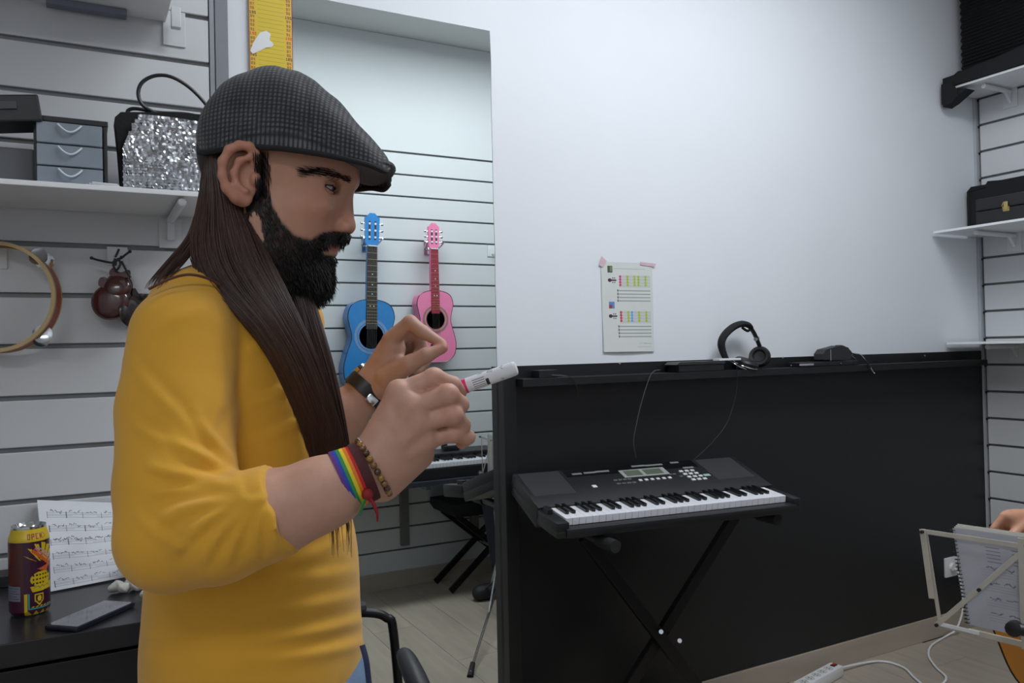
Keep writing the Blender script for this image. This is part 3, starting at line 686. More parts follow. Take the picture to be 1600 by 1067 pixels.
def pof(u, v):
    U_, V_ = u[:, None], v[:, None]; P = q[0]*(1-U_)*(1-V_)+q[1]*U_*(1-V_)+q[2]*(1-U_)*V_+q[3]*U_*V_; P[:, 1] = -.0025-.011*np.clip(v-.55, 0, 1)**1.5*(1+.5*np.sin(4*u)); return P
po = thing('paper_poster', 'white printed sheet of coloured chord charts taped to the white wall', 'poster', (q[0]+q[3])/2*np.array([1, 0, 1])+np.array([0, -.003, -.15]))
sheet('printed_sheet', pof, ras, MATS['paper_print'], po)
M_tape = mat('pink_tape', rgb(228, 196, 206), .35, noise=.05, alpha=.75)
for l in ([(936, 414), (940, 400), (948, 408), (942, 418)], [(1000, 409), (1025, 412), (1023, 417), (1001, 414)]):
    MB().prism([(PY(a, b_, -.0045)[0], PY(a, b_, -.0045)[2]) for a, b_ in l], (0, -.0045, 0), (1, 0, 0), (0, 0, 1), (0, 1, 0), .0006).build('tape', M_tape, po)

# ------------------------------------------------------------------ things on the black ledge
ZE = 1.1603; yl = -.05
def ledge_box(name, px0, px1, py, label, m, cat, d=.05, bev=.001):
    a, b_ = PY(px0, py, yl)[0], PY(px1, py, yl)[0]; z = max(PY((px0+px1)/2, py, yl)[2], ZE+.008)
    o = MB().box2((a, yl-d/2, ZE), (b_, yl+d/2, z), bev).build(name, m); return tag(o, label, cat)
ledge_box('small_black_box', 836, 866, 578, 'small flat black box at the left end of the ledge', M_blackp, 'box')
bb = thing('black_box', 'low black box with a sloping lid left of the headphones', 'box', (PY(1085, 575, yl)[0], yl, ZE))
a, b_ = PY(1052, 575, yl)[0], PY(1122, 575, yl)[0]; zt_ = PY(1085, 566, yl)[2]
MB().box2((a, yl-.03, ZE), (b_, yl+.03, zt_-.006), .002).build('body', M_blackp, bb)
MB().prism([(a-.012, zt_-.006), (a+.002, zt_+.003), (b_, zt_+.003), (b_+.004, zt_-.006)], (0, yl-.033, 0), (1, 0, 0), (0, 0, 1), (0, 1, 0), .066).build('lid', mat('charcoal_lid', rgb(48, 49, 50), .4, noise=.05), bb)
a, b_ = PY(1114, 567, yl)[0], PY(1147, 567, yl)[0]
z_ = zt_+.0032
wr = MB().box2((a, yl-.034, z_), (b_, yl+.0, z_+.007), .001).build('white_card_box', M_white); tag(wr, 'small flat white box lying on the black box beside the headphones', 'box')
# headphones
hw = lambda a, b_, y=yl: PY(a, b_, y)
hpn = thing('headphones', 'black over-ear headphones with silver cup ring leaning on the white wall', 'headphones', hw(1160, 576))
band = [hw(1135, 562), hw(1130, 551), hw(1127, 538), hw(1130, 527), hw(1138, 517), hw(1149, 509), hw(1160, 506), hw(1169, 508), hw(1174, 513)]
MB().tube(band, [.012, .014, .0155, .0165, .017, .017, .0165, .014, .010], 12, smooth_n=5, flat=.7).build('headband_pad', M_blackf, hpn, smooth=True)
MB().tube([hw(1160, 512), hw(1168, 517), hw(1174, 513)], .005, 8, smooth_n=4).build('inner_strap', M_blackp, hpn, smooth=True)
MB().tube([hw(1171, 509), hw(1178, 520), hw(1183, 531), hw(1187, 541)], .0095, 8, smooth_n=4, flat=.6).build('slider', M_blackp, hpn, smooth=True)
MB().cyl(hw(1180, 530), hw(1184, 528.5), .0085, seg=10).build('slider_band', M_chrome, hpn, smooth=True)
c = V3(hw(1187, 557, yl)); n = Vector((-.75, -.45, .25)).normalized()
MB().lathe([(.012, -.020), (.030, -.016), (.038, -.006), (.038, .004), (.033, .013), (.024, .012), (.018, .004), (.001, .003)], c, n, 32).build('ear_cup', M_blackp, hpn, smooth=True)
c2 = V3(hw(1166, 568, yl-.005)); n2 = Vector((.15, -.35, .95)).normalized()
cu = MB().lathe([(.012, -.016), (.038, -.012), (.043, -.003), (.042, .008), (.035, .014), (.024, .012), (.001, .008)], c2, n2, 32).build('ear_cup', M_blackp, hpn, smooth=True)
for r_, h_ in ((.0435, -.0045), (.034, -.0135)):
    X2, Y2, _ = frame_of(n2); MB().tube([c2+n2*h_+X2*r_*math.cos(t)+Y2*r_*math.sin(t) for t in np.linspace(0, 2*math.pi, 33)[:-1]], .0018, 6, closed=True).build('silver_ring', M_chrome, cu, smooth=True)
MB().tube([hw(1135, 563), hw(1144, 566, yl-.02), hw(1154, 572, yl-.035), hw(1166, 577, yl-.037)], .003, 8, smooth_n=5).build('silver_yoke', M_chrome, hpn, smooth=True)
# flat unit with label, adapter, jack lead
un = thing('audio_unit', 'flat black audio unit with a small pale label on the ledge', 'audio unit', (PY(1287, 568, yl)[0], yl, ZE))
a, b_ = PY(1241, 568, yl)[0], PY(1331, 568, yl)[0]; zz = ZE+.017
MB().box2((a, yl-.03, ZE), (b_, yl+.03, zz), .003).build('body', M_blackp, un)
MB().box2((PY(1249, 566, yl-.03)[0], yl-.0312, ZE+.0055), (PY(1271, 566, yl-.03)[0], yl-.0300, ZE+.0125)).build('label_plate', mat('grey_label', rgb(150, 152, 156), .5, noise=.3, nscale=300), un)
for p in (1236, 1314): MB().ell((PY(p, 568, yl-.03)[0], yl-.0305, ZE+.008), ((.0025, 0, 0), (0, .0015, 0), (0, 0, .0025)), 10, 6).build('screw', M_chrome, un)
ad = thing('power_adapter', 'chunky black power adapter resting on the audio unit', 'adapter', (PY(1307, 560, yl)[0], yl, zz))
pr = [(1279, 562), (1279, 553), (1284, 546), (1299, 542), (1306, 540), (1318, 543), (1321, 548), (1322, 562)]
MB().prism([(PY(a, b_, yl)[0], max(PY(a, b_, yl)[2], zz+.0004)) for a, b_ in pr], (0, yl-.022, 0), (1, 0, 0), (0, 0, 1), (0, 1, 0), .044).build('body', mat('matt_black', rgb(38, 39, 41), .55, noise=.08), ad)
MB().box2((PY(1297, 548, yl-.022)[0], yl-.0228, zz+.002), (PY(1298.5, 548, yl-.022)[0], yl-.0222, PY(1297, 546, yl)[2])).build('seam', mat('pale_seam', rgb(120, 122, 124), .5, noise=.1), ad)
MB().tube(hp([(1306, 541), (1316, 541), (1325, 546), (1330, 553), (1326, 560), (1322, 556)], yl-.01), .0042, 8, smooth_n=5).build('coiled_lead', M_blackp, ad, smooth=True)
jk = thing('audio_lead', 'black audio lead with a silver jack plug hanging over the ledge edge', 'cable', (PY(1345, 565, -.09)[0], -.09, ZE-.02))
MB().tube([hw(1326, 551), hw(1334, 553), hw(1345, 555, -.07), hw(1353, 564, -.089), hw(1360, 574, -.092)], .0034, 8, smooth_n=6).build('lead', M_blackp, jk, smooth=True)
MB().tube([hw(1330, 556), hw(1338, 562, -.07), hw(1334, 572, -.09)], .0012, 6, smooth_n=6).build('thin_lead', M_blackp, jk, smooth=True)
MB().cyl(hw(1360, 574, -.092), hw(1365, 582, -.092), .0030, .0024, 10).ell(hw(1366, 583, -.092), ((.003, 0, 0), (0, .003, 0), (0, 0, .003)), 10, 6).build('jack_plug', M_chrome, jk, smooth=True)
# screws in the black upper strip
for p in ((968, 568), (1223, 559), (1445, 556)):
    s_ = MB().lathe([(.0045, 0), (.0035, .0025), (.001, .003)], PY(*p, -.0101), (0, -1, 0), 12).build('panel_screw', M_chrome, smooth=True); tag(s_, 'small silver screw head in the black strip above the ledge', 'screw', 'screws in the black strip')
# ------------------------------------------------------------------ keyboard on its cross stand
kb0 = np.array([1.081, -.3776, .799]); th = -.1159; KL, KD, KDZ = .791, .32, .080
ke = np.array([math.cos(th), math.sin(th), -.004]); kn = np.array([-math.sin(th), math.cos(th), 0.])
def KZ(b): return .014*b/.42 if b < .42 else .014+(KDZ-.014)*(b-.42)/.58   # keys nearly level, panel sloping up
def K(a, b, c=0.): return kb0+ke*a*KL+kn*b*KD+np.array([0, 0, c+KZ(b)])       # a along, b from front to back, c up
KE = V3(ke).normalized()
def kbox(g, a0_, a1_, b0_, b1_, c0_, c1_, bev=0.):
    cs = [K(a, b, c) for a in (a0_, a1_) for b in (b0_, b1_) for c in (c0_, c1_)]
    if bev:
        c = sum(cs)/8; KN = V3(K(0, b1_)-K(0, b0_)); ln = KN.length; KN.normalize(); R = Matrix((KE, KN, KE.cross(KN).normalized())).transposed(); g.box(c, ((a1_-a0_)*KL, ln, c1_-c0_), bev, R)
    else: g.add(cs, [(0, 1, 3, 2), (4, 6, 7, 5), (0, 4, 5, 1), (2, 3, 7, 6), (0, 2, 6, 4), (1, 5, 7, 3)])
    return g
kb = thing('electronic_keyboard', 'black electronic keyboard with white keys on a cross stand before the black panel', 'keyboard', kb0+np.array([.39, .1, -.07]))
M_kb = mat('keyboard_case', rgb(27, 28, 30), .42, noise=.06, nscale=80)
M_kb2 = mat('keyboard_speaker', rgb(38, 39, 42), .65, noise=.12, nscale=500)
M_key = mat('ivory_key', rgb(226, 226, 232), .25, noise=.01)
M_ebony = mat('ebony_key', rgb(14, 14, 16), .25, noise=.05)
g = MB(); kbox(g, 0, 1, 0, .42, -.046, -.026, .006); kbox(g, 0, 1, .42, 1, -.058, -.028, .004); kbox(g, 0, .045, .0, .40, -.035, -.004, .004); kbox(g, .965, 1, .0, .40, -.035, -.004, .004); kbox(g, .03, .98, -.02, .085, -.046, -.020, .008)
g.build('case', M_kb, kb, smooth=True)
g = MB(); kbox(g, 0, 1, .40, 1., -.034, .004, .006); g.build('control_panel', M_kb, kb, smooth=True)
for a0_, a1_ in ((.02, .185), (.80, .975)):
    kbox(MB(), a0_, a1_, .50, .96, .0035, .0062, .001).build('speaker_grille', M_kb2, kb)
pan = kbox(MB(), .20, .785, .50, .97, .0035, .0055, .0008).build('display_panel', mat('gloss_panel', rgb(15, 15, 17), .25, noise=.05), kb)
# keys: shared meshes
k0, k1 = .048, .962; NW = 36; wk = (k1-k0)/NW
def keymesh(b0_, b1_, c0_, c1_, w): return kbox(MB(), -w*.475, w*.475, b0_, b1_, c0_, c1_, .0012)
wb = bbk = None
for i in range(NW):
    if wb is None:
        wb = keymesh(.09, .41, -.022, -.002, wk).build('white_key', M_key, kb); wb.data.transform(Matrix.Translation(WL[kb.name]-V3(K(0, 0)))); o = wb
    else: o = wb.copy(); COL.objects.link(o); o.parent = kb
    o.location = V3(K(k0+wk*(i+.5), 0))-WL[kb.name]
for i in range(NW-1):
    if i % 7 in (2, 6): continue
    if bbk is None:
        bbk = keymesh(.185, .41, -.004, .0065, wk*.55).build('black_key', M_ebony, kb); bbk.data.transform(Matrix.Translation(WL[kb.name]-V3(K(0, 0)))); o = bbk
    else: o = bbk.copy(); COL.objects.link(o); o.parent = kb
    o.location = V3(K(k0+wk*(i+1), 0))-WL[kb.name]
M_btn = mat('white_button', rgb(206, 208, 204), .4, noise=.05); M_prt = mat('grey_print', rgb(120, 122, 124), .6, noise=.2, nscale=400); M_lcd = mat('lcd_green', rgb(92, 100, 84), .3, noise=.05); M_gbtn = mat('grey_button', rgb(92, 94, 96), .45, noise=.05)
lc = kbox(MB(), .425, .625, .735, .87, .0055, .0075, .0005).build('display_frame', mat('silver_frame', rgb(150, 152, 152), .4, noise=.05), pan)
kbox(MB(), .44, .51, .755, .85, .0075, .0080).build('display', M_lcd, pan); kbox(MB(), .525, .605, .755, .85, .0075, .0080).build('display', M_lcd, pan)
def btn(a, b, w, d, m, nm='button', h=.009):
    kbox(MB(), a-w/2, a+w/2, b-d/2, b+d/2, .0055, h, .001).build(nm, m, pan)
for i in range(6): btn(.475+.026*i, .665, .014, .030, M_btn)
btn(.272, .63, .018, .04, M_btn, 'dial')
for i in range(4): btn(.375+.020*i, .70, .016, .022, M_gbtn); btn(.375+.022*i, .635, .017, .022, M_gbtn)
for r_ in range(4):
    for i in range(3): btn(.682+.026*i+.004*r_, .76-.055*r_, .017, .030, M_btn)
for i in range(3): btn(.622+.018*i, .72-.05*(i == 2), .014, .020, M_gbtn)
btn(.775, .665, .030, .040, mat('green_label', rgb(150, 178, 168), .5, noise=.05), 'badge', .0062)
for i in range(13): btn(.31+.022*i, .565, .017, .018, M_prt, 'print_mark', .0058)
for i in range(6): btn(.60+.022*i, .575, .017, .016, M_prt, 'print_mark', .0058)
for a, b, w in ((.25, .88, .04), (.305, .885, .05), (.36, .89, .06), (.53, .935, .06), (.60, .93, .08), (.70, .945, .04), (.735, .83, .05)): btn(a, b, w, .028, M_prt, 'print_mark', .0058)
g = MB()
for i in range(62): kbox(g, .10+.0125*i, .103+.0125*i, .468, .480, .004, .0046)
g.build('index_dots', M_prt, kb)
kbox(MB(), .012, .030, .24, .36, -.004, .010, .002).build('pitch_lever', M_blackp, kb)
# cross stand
st = thing('keyboard_stand', 'black folding cross stand carrying the keyboard', 'stand', (1.48, -.24, 0))
def yz(p, y): return PY(*p, y)
def leg(y, p0, p1, w=.036, t=.020, nm='leg'):
    a, b = yz(p0, y), yz(p1, y); d = b-a; s_ = (a[2]-.012)/(a[2]-b[2]); b = a+d*s_
    d = V3(b-a); R = Matrix((d.normalized(), Vector((0, 1, 0)), d.normalized().cross(Vector((0, 1, 0))))).transposed()
    MB().box((a+b)/2, (d.length, t, w), .002, R).build(nm, M_blackm, st); return a, b
A = []
for dy in (0, .052):
    A.append(leg(-.27+dy, (912, 838), (1085, 1067))); 
for dy in (.024, .076):
    A.append(leg(-.27+dy, (1148, 806), (985, 1067)))
for p in ((1033, 987), (1062, 1001)): MB().cyl(yz(p, -.298), yz(p, -.17), .0065, seg=12).build('pivot_bolt', M_chrome, st, smooth=True)
for (px_, py_), (bx_, by_) in (((962, 842), (892, 795)), ((1215, 804), (1135, 775))):
    f0 = yz((px_, py_), -.43)
    f0[2] = min(f0[2], .727); b0 = np.array([f0[0], -.11, f0[2]+.006])
    a_ = MB().cyl(f0+np.array([0, .06, .001]), b0, .013, seg=14).build('support_arm', M_blackm, st, smooth=True)
    MB().cyl(f0, f0+np.array([0, .075, .0014]), .017, seg=18).build('rubber_grip', M_rubber, a_, smooth=True)
for i in (0, 2):
    for e, yy in ((A[i][1], 0),): 
        MB().cyl((e[0], -.47, .018), (e[0], -.04, .018), .016, seg=12).build('floor_bar', M_blackm, st, smooth=True)
# leads from the ledge down to the keyboard
l1 = MB().tube([PY(1031, 578, -.075), PY(1022, 580, -.09), PY(1014, 592, -.092), PY(1002, 630, -.095), PY(995, 660, -.10), PY(990, 690, -.10), PY(994, 716, -.09)], .0016, 6, smooth_n=6).build('power_lead', mat('grey_cable', rgb(70, 72, 74), .5, noise=.05), smooth=True)
tag(l1, 'thin grey lead hanging from the ledge to the left of the keyboard display', 'cable')
l2 = MB().tube([PY(1151, 572, -.092), PY(1152, 590, -.092), PY(1149, 620, -.092), PY(1135, 662, -.10), PY(1110, 694, -.10), PY(1080, 722, -.085)], .0016, 6, smooth_n=6).build('headphone_lead', M_blackp, smooth=True)
tag(l2, 'thin black headphone lead curving down to the back of the keyboard', 'cable')
l3 = MB().tube([PY(862, 586, -.075), PY(880, 587, -.09), PY(893, 590, -.0925), PY(901, 603, -.0925), PY(903, 620, -.0925)], .0014, 6, smooth_n=6).build('short_lead', M_blackp, smooth=True)
tag(l3, 'short black lead drooping over the left end of the ledge', 'cable')

# ------------------------------------------------------------------ right wall: shelves, foam, cases
def rshelf(z, depth, label, glass=False, y1=-1.5):
    r = thing('wall_shelf', label, 'shelf', (XR-depth/2, -.75, z-.05))
    MB().box2((XR-depth, y1, z), (XR-.001, -.014, z+.010), .0012).build('board', M_shelf, r)
    for yb_ in (-.16, -.95):
        b = MB().cyl((XR-.004, yb_, z-.012), (XR-depth*.82, yb_, z-.012), .010, seg=14).build('bracket', M_wpaint, r, smooth=True)
        MB().box2((XR-.0048, yb_-.03, z-.08), (XR-.0004, yb_+.03, z+.0), .001).build('bracket_plate', M_wpaint, b)
        MB().prism([(0, 0), (-.034, 0), (0, -.040)], (XR-.005, yb_-.006, z-.02), (1, 0, 0), (0, 0, 1), (0, 1, 0), .012).build('bracket_web', M_wpaint, b)
    return r
rshelf(1.700, .335, 'middle shelf on the right wall carrying the black clasped case')
rshelf(1.228, .265, 'empty lowest shelf on the right wall level with the ledge')
rshelf(2.318, .235, 'top shelf on the right wall under the black foam')
# black foam sheet with a toothed edge, and draped cloth under it
fx = XR-.10
y0f = PX(1511, 0, fx)[1]
n_ = 40; prof = []
zf0, zf1 = 2.332, 2.93
for i in range(n_+1):
    z = zf0+(zf1-zf0)*i/n_; prof.append((y0f-.004*(1 if i % 2 else -1), z))
fo = thing('acoustic_foam', 'black acoustic foam panel with a toothed edge above the top shelf', 'foam', (fx, -.5, zf0))
MB().prism(prof+[(-1.25, zf1), (-1.25, zf0)], (fx-.05, 0, 0), (0, 1, 0), (0, 0, 1), (1, 0, 0), .05).build('base_sheet', mat('black_foam', rgb(17, 15, 19), .95, noise=.2, nscale=200), fo)
g = MB()
for i in range(n_):
    z = zf0+(zf1-zf0)*(i+.5)/n_; h_ = (zf1-zf0)/n_
    g.prism([(0, -h_/2), (0, h_/2), (-.012, 0)], (fx-.05, -1.25, z), (1, 0, 0), (0, 0, 1), (0, 1, 0), 1.25+y0f-.012)
o = g.build('ridges', MATS['black_foam'], fo)
cl = thing('draped_cloth', 'folded black cloth hanging over the end of the top shelf', 'cloth', (XR-.15, -.1, 2.27))
zfo = 0
pts = [(1465, 128), (1470, 124), (1490, 117), (1497, 111), (1504, 110), (1519, 104), (1540, 96), (1600, 70), (1600, 103), (1540, 122), (1519, 130), (1474, 146)]
xk = XR-.245
def ck(a, b_, x=xk): p = PX(a, b_, x); return (p[1], p[2])
g = MB()
oc = [ck(*p) for p in pts]; oc = [(min(a, -.016), b_) for a, b_ in oc]
g.prism([(min(a, -.016), max(b_, 2.330)) for a, b_ in oc], (xk, 0, 0), (0, 1, 0), (0, 0, 1), (1, 0, 0), .075)
g.prism([(-.016, 2.345), (-.06, 2.345), (-.085, 2.30), (-.085, 2.275), (-.06, 2.255), (-.03, 2.248), (-.016, 2.262)], (xk-.012, 0, 0), (0, 1, 0), (0, 0, 1), (1, 0, 0), .0095)
g.prism([(-.016, 2.316), (-.05, 2.316), (-.12, 2.300), (-.05, 2.262), (-.016, 2.25)], (xk, 0, 0), (0, 1, 0), (0, 0, 1), (1, 0, 0), .06)
g.build('folds', M_blackf, cl)
# case with clasp, soft bag behind
xc_ = XR-.30
cy0 = PX(1524, 330, xc_)[1]; zc1 = PX(1524, 312, xc_)[2]; 
cs = thing('instrument_case', 'black hard case with a brass clasp on the middle right shelf', 'case', (xc_+.1, -.4, 1.711))
MB().box2((xc_, -.80, 1.711), (xc_+.20, cy0, 1.711+(zc1-1.711)*.52), .004).build('case_base', M_blackp, cs)
MB().box2((xc_, -.80, 1.711+(zc1-1.711)*.54), (xc_+.20, cy0, zc1), .006).build('case_lid', M_blackp, cs)
yc = PX(1572, 322, xc_)[1]; zc = PX(1572, 322, xc_)[2]; M_brass = mat('brass', rgb(186, 166, 110), .3, metal=.8, noise=.1)
MB().box2((xc_-.003, yc-.014, zc-.020), (xc_-.0002, yc+.012, zc-.002), .001).box2((xc_-.006, yc-.010, zc-.014), (xc_-.0035, yc+.007, zc+.018), .001).tube([(xc_-.006, yc+.006, zc+.016), (xc_-.010, yc+.010, zc+.004), (xc_-.006, yc+.010, zc-.014)], .0016, 6).build('clasp', M_brass, cs)
sb = thing('soft_bag', 'soft black instrument bag standing behind the clasped case', 'bag', (XR-.05, -.4, 1.711))
xs_ = XR-.095; 
ob = [ck(1509, 355, xs_), ck(1510, 300, xs_), ck(1517, 292, xs_), ck(1540, 288, xs_), ck(1543, 283, xs_), ck(1565, 281, xs_), ck(1600, 274, xs_), ck(1640, 268, xs_), ck(1660, 340, xs_)]
ob = [(min(a, -.015), max(b_, 1.7105)) for a, b_ in ob]; ob[0] = (ob[0][0], 1.7105); ob[-1] = (ob[-1][0], 1.7105)
MB().prism(ob, (xs_, 0, 0), (0, 1, 0), (0, 0, 1), (1, 0, 0), .085).build('body', M_blackf, sb)
MB().tube([(xs_-.003, ob[1][0]-.01, 1.72), (xs_-.003, ob[1][0]-.01, ob[1][1]), (xs_-.003, ob[3][0], ob[3][1]-.012)], .002, 6).build('piping', M_blackp, sb)

# ------------------------------------------------------------------ outlet, power strip, cable
oc_ = PY(1484, 885, -.0102)
ot = thing('wall_outlet', 'white wall outlet with a plug in the black panel', 'outlet', (oc_[0], -.011, oc_[2]-.04))
MB().box((oc_[0], -.0152, oc_[2]), (.082, .009, .082), .003).build('plate', M_white, ot, smooth=True)
MB().lathe([(.021, -.001), (.020, .0), (.018, -.0)], (oc_[0], -.0198, oc_[2]), (0, -1, 0), 24).cyl((oc_[0], -.0195, oc_[2]), (oc_[0], -.030, oc_[2]), .018, .016, 20).build('plug', M_white, ot, smooth=True)
pstr = PZ(1282, 1062, .02); pstr = np.array([pstr[0], -.085, 0]); 
ang = math.radians(12); R = Matrix.Rotation(ang, 3, 'Z')
ps = thing('power_strip', 'white five-socket power strip with a red switch on the floor', 'power strip', pstr)
MB().box(pstr+np.array([0, 0, .021]), (.265, .052, .040), .007, R).build('body', M_white, ps, smooth=True)
e1 = np.array([math.cos(ang), math.sin(ang), 0]); M_sock = mat('socket_well', rgb(196, 197, 196), .5, noise=.03)
for i in range(5):
    c = pstr+e1*(-.105+.043*i)+np.array([0, 0, .0412])
    s_ = MB().lathe([(.0175, 0), (.017, .0006), (.0155, .0004), (.0145, -.0005), (.001, -.0005)], c, (0, 0, 1), 24).build('socket', M_sock, ps, smooth=True)
    for dx in (-1, 1): MB().cyl(c+np.array([0, .0055*dx, -.0004]), c+np.array([0, .0055*dx, .0008]), .0024, seg=8).build('socket_hole', M_rubber, s_)
    for dx in (-1, 1): MB().box(c+e1*.0*dx+np.array([.0, .0, 0])+e1*.0145*dx, (.002, .006, .002), 0, R).build('earth_clip', M_brass, s_)
c = pstr+e1*.108+np.array([0, 0, .042])
MB().box(c, (.026, .017, .004), .001, R).build('switch_frame', M_blackp, ps); MB().box(c+np.array([0, 0, .002]), (.022, .013, .003), .001, R).build('rocker', mat('red_rocker', rgb(140, 30, 20), .35, noise=.05), ps)
ca0 = pstr+e1*.13+np.array([0, 0, .018])
cab = [ca0, ca0+e1*.03, PZ(1372, 1033, .006), PZ(1410, 1042, .006), PZ(1430, 1060, .006), PZ(1450, 1074, .006), PZ(1470, 1070, .006), PZ(1478, 1058, .006), PZ(1462, 1042, .006), PZ(1451, 1024, .006), PZ(1456, 1008, .006), PZ(1478, 992, .006)]
cab = [np.array([p[0], min(p[1], -.03), max(p[2], .005)]) for p in cab]
pe = cab[-1]; cab += [np.array([pe[0]+.05, -.04, .03]), np.array([oc_[0]+.03, -.045, .12]), np.array([oc_[0]+.008, -.045, oc_[2]-.03]), np.array([oc_[0], -.032, oc_[2]-.004])]
o = MB().tube(cab, .0042, 8, smooth_n=7).build('power_cable', M_white, smooth=True); tag(o, 'white power cable snaking from the strip across the floor to the wall outlet', 'cable')

# ------------------------------------------------------------------ music stand with notebook
M_cream = mat('cream_enamel', rgb(186, 180, 168), .4, noise=.05, nscale=60)
def Pt(px_, py_, z): return PZ(px_, py_, z)
mz = .822; T0 = Pt(1443, 830, mz); T1 = Pt(1580, 851, mz); eh = V3(T1-T0).normalized(); hw_ = (T1-T0); hl = V3(hw_).length
B0 = PD(1466, 975, 1.775); dn = V3(B0-T0); dn = (dn-eh*dn.dot(eh)*.0)
ms = thing('music_stand', 'cream folding music stand with chrome tripod legs holding a notebook', 'music stand', (1.70, -1.18, 0))
TC = V3(T0)+eh*(hl*1.20); BC = TC+dn-eh*.01
nb = eh.cross(dn).normalized()
if nb.dot(Vector(CAM)-TC) < 0: nb = -nb                      # towards the camera
def bar(a, b, w=.0105, t=.0016, nm='bar', off=0., g=None):
    a, b = V3(a)+nb*off, V3(b)+nb*off; d = (b-a); L = d.length; d.normalize(); R = Matrix((d, nb, d.cross(nb))).transposed()
    q = g or MB(); q.box((a+b)/2, (L+w*.8, t, w), .0006, R); return q.build(nm, M_cream, ms) if g is None else q
T0v, B0v = V3(T0), V3(B0); T2 = TC+(TC-T0v); B2 = BC+(BC-B0v)
bar(T0v, TC, nm='top_bar'); bar(TC, T2, nm='top_bar', off=.003)
V1 = T0v+(B0v-T0v)*.70-eh*.003
bar(T0v, V1, .0135, nm='side_bar', off=.004); bar(T0v+eh*.004, B0v+eh*.004, .0085, nm='side_bar', off=-.001); bar(T2, B2, .0105, nm='side_bar')
bar(B0v, TC-dn*.02, nm='diagonal_bar', off=.006); bar(B2, TC-dn*.02, nm='diagonal_bar', off=.006)
bar(B0v, BC, .012, nm='bottom_bar', off=.002); bar(BC, B2, .012, nm='bottom_bar', off=.002)
mid = B0v+(TC-B0v)*.48
for p in (T0v, B0v, mid, TC-dn*.02+eh*-.004, T2, B2): MB().cyl(p+nb*.004, p+nb*.012, .0038, seg=10).build('rivet', M_rubber, ms, smooth=True)
pl = MB().box((TC+BC)/2+nb*.010-dn*.03, (.052, .0016, dn.length*1.12), .0006, Matrix((eh, nb, eh.cross(nb))).transposed()).build('spine_plate', M_cream, ms)
# ledge lip that carries the book (on the far side)
lip = MB().box((B0v*.6+B2*.4)-nb*.016-dn.normalized()*(-.006), ((B2-B0v).length*.55, .034, .0025), 0, Matrix((eh, nb, eh.cross(nb))).transposed()).build('page_ledge', M_cream, ms)
pb = Vector((TC.x, TC.y, 0))+Vector((-nb.x, -nb.y, 0))*.02; pb = Vector((pb.x, pb.y, 0))
MB().cyl((pb.x, pb.y, .24), (BC.x, BC.y, BC.z-.02), .0085, seg=14).build('inner_post', M_chrome, ms, smooth=True)
MB().cyl((pb.x, pb.y, .10), (pb.x, pb.y, .42), .0125, seg=14).build('outer_post', M_chrome, ms, smooth=True)
MB().cyl((pb.x, pb.y, .39), (pb.x, pb.y, .44), .018, seg=16).build('collar', M_blackp, ms, smooth=True)
kn_ = V3(PD(1585, 982, 1.60)); MB().lathe([(.004, -.02), (.010, -.012), (.015, -.010), (.016, .0), (.015, .009), (.008, .012)], kn_, (nb.x, nb.y, 0), 12).build('clamp_knob', M_blackp, ms, smooth=True)
MB().cyl(kn_, kn_+eh*.05-nb*.01, .012, seg=10).build('clamp', M_blackp, ms, smooth=True)
ft = np.array([1.30, -.661, .012]); bd = Vector((ft[0]-pb.x, ft[1]-pb.y, 0)); 
for k in range(3):
    d = Matrix.Rotation((0, 2.7, -2.0)[k], 3, 'Z') @ bd; d = d*(1, .55, .7)[k]
    lg_ = MB().cyl((pb.x+d.x, pb.y+d.y, .014), (pb.x+d.x*.04, pb.y+d.y*.04, .17), .0062, seg=10).build('leg', M_chrome, ms, smooth=True)
    MB().cyl((pb.x+d.x*1.01, pb.y+d.y*1.01, .001), (pb.x+d.x*.93, pb.y+d.y*.93, .032), .013, .010, seg=12).build('rubber_foot', M_rubber, lg_, smooth=True)
    MB().cyl((pb.x+d.x*.03, pb.y+d.y*.03, .30), (pb.x+d.x*.42, pb.y+d.y*.42, .108), .004, seg=8).build('brace', M_chrome, ms, smooth=True)
# notebook on the far side of the bars
dnn = dn.normalized()
N0 = T0v+eh*(.33*hl)-dn*.07-nb*.014; N1 = N0+eh*.30; nd = dn*1.02
ras = Ras(120, 110, rgb(176, 178, 186)); ink = rgb(98, 100, 116)
ras.line(24, 8, 30, 8, 1.2, ink); ras.line(44, 9, 52, 10, 1.2, ink)
for r_ in range(5): ras.line(24, 16+4*r_, 34, 16+4*r_, 1.2, ink, .7); ras.line(44, 16+4*r_, 58, 17+4*r_, 1.2, ink, .7)
for r_ in range(4):
    y = 42+17*r_
    for q_ in range(3): ras.line(18, y+3*q_, 116, y+3*q_+2, 1, ink, .22)
    for q_ in range(7): ras.scribble(20+random.uniform(0, 4)+13*q_, y-5, 8, 4, ink, 4)
for k in range(4): 
    i = k
    cs_ = [N0-nb*(.0018*k), N1-nb*(.0018*k), N0+nd-nb*(.0018*k)]
    if k == 0:
        bk = thing('spiral_notebook', 'spiral bound music notebook standing on the cream music stand', 'notebook', N0+nd)
        sheet('front_page', flat_fn(*[np.array(c_) for c_ in cs_]), ras, MATS['paper_print'], bk)
    else:
        c0_, c1_, c2_ = [V3(c_)-dnn*.003*k+eh*.003*k for c_ in cs_]; c3_ = c2_+(c1_-c0_)
        MB().add([c0_, c1_, c3_, c2_]+[c_-nb*.0012 for c_ in (c0_, c1_, c3_, c2_)], [(0, 1, 2, 3), (7, 6, 5, 4), (0, 4, 5, 1), (1, 5, 6, 2), (2, 6, 7, 3), (3, 7, 4, 0)]).build('page', mat('page_cream', rgb(200, 198, 190), .8, noise=.03), bk)
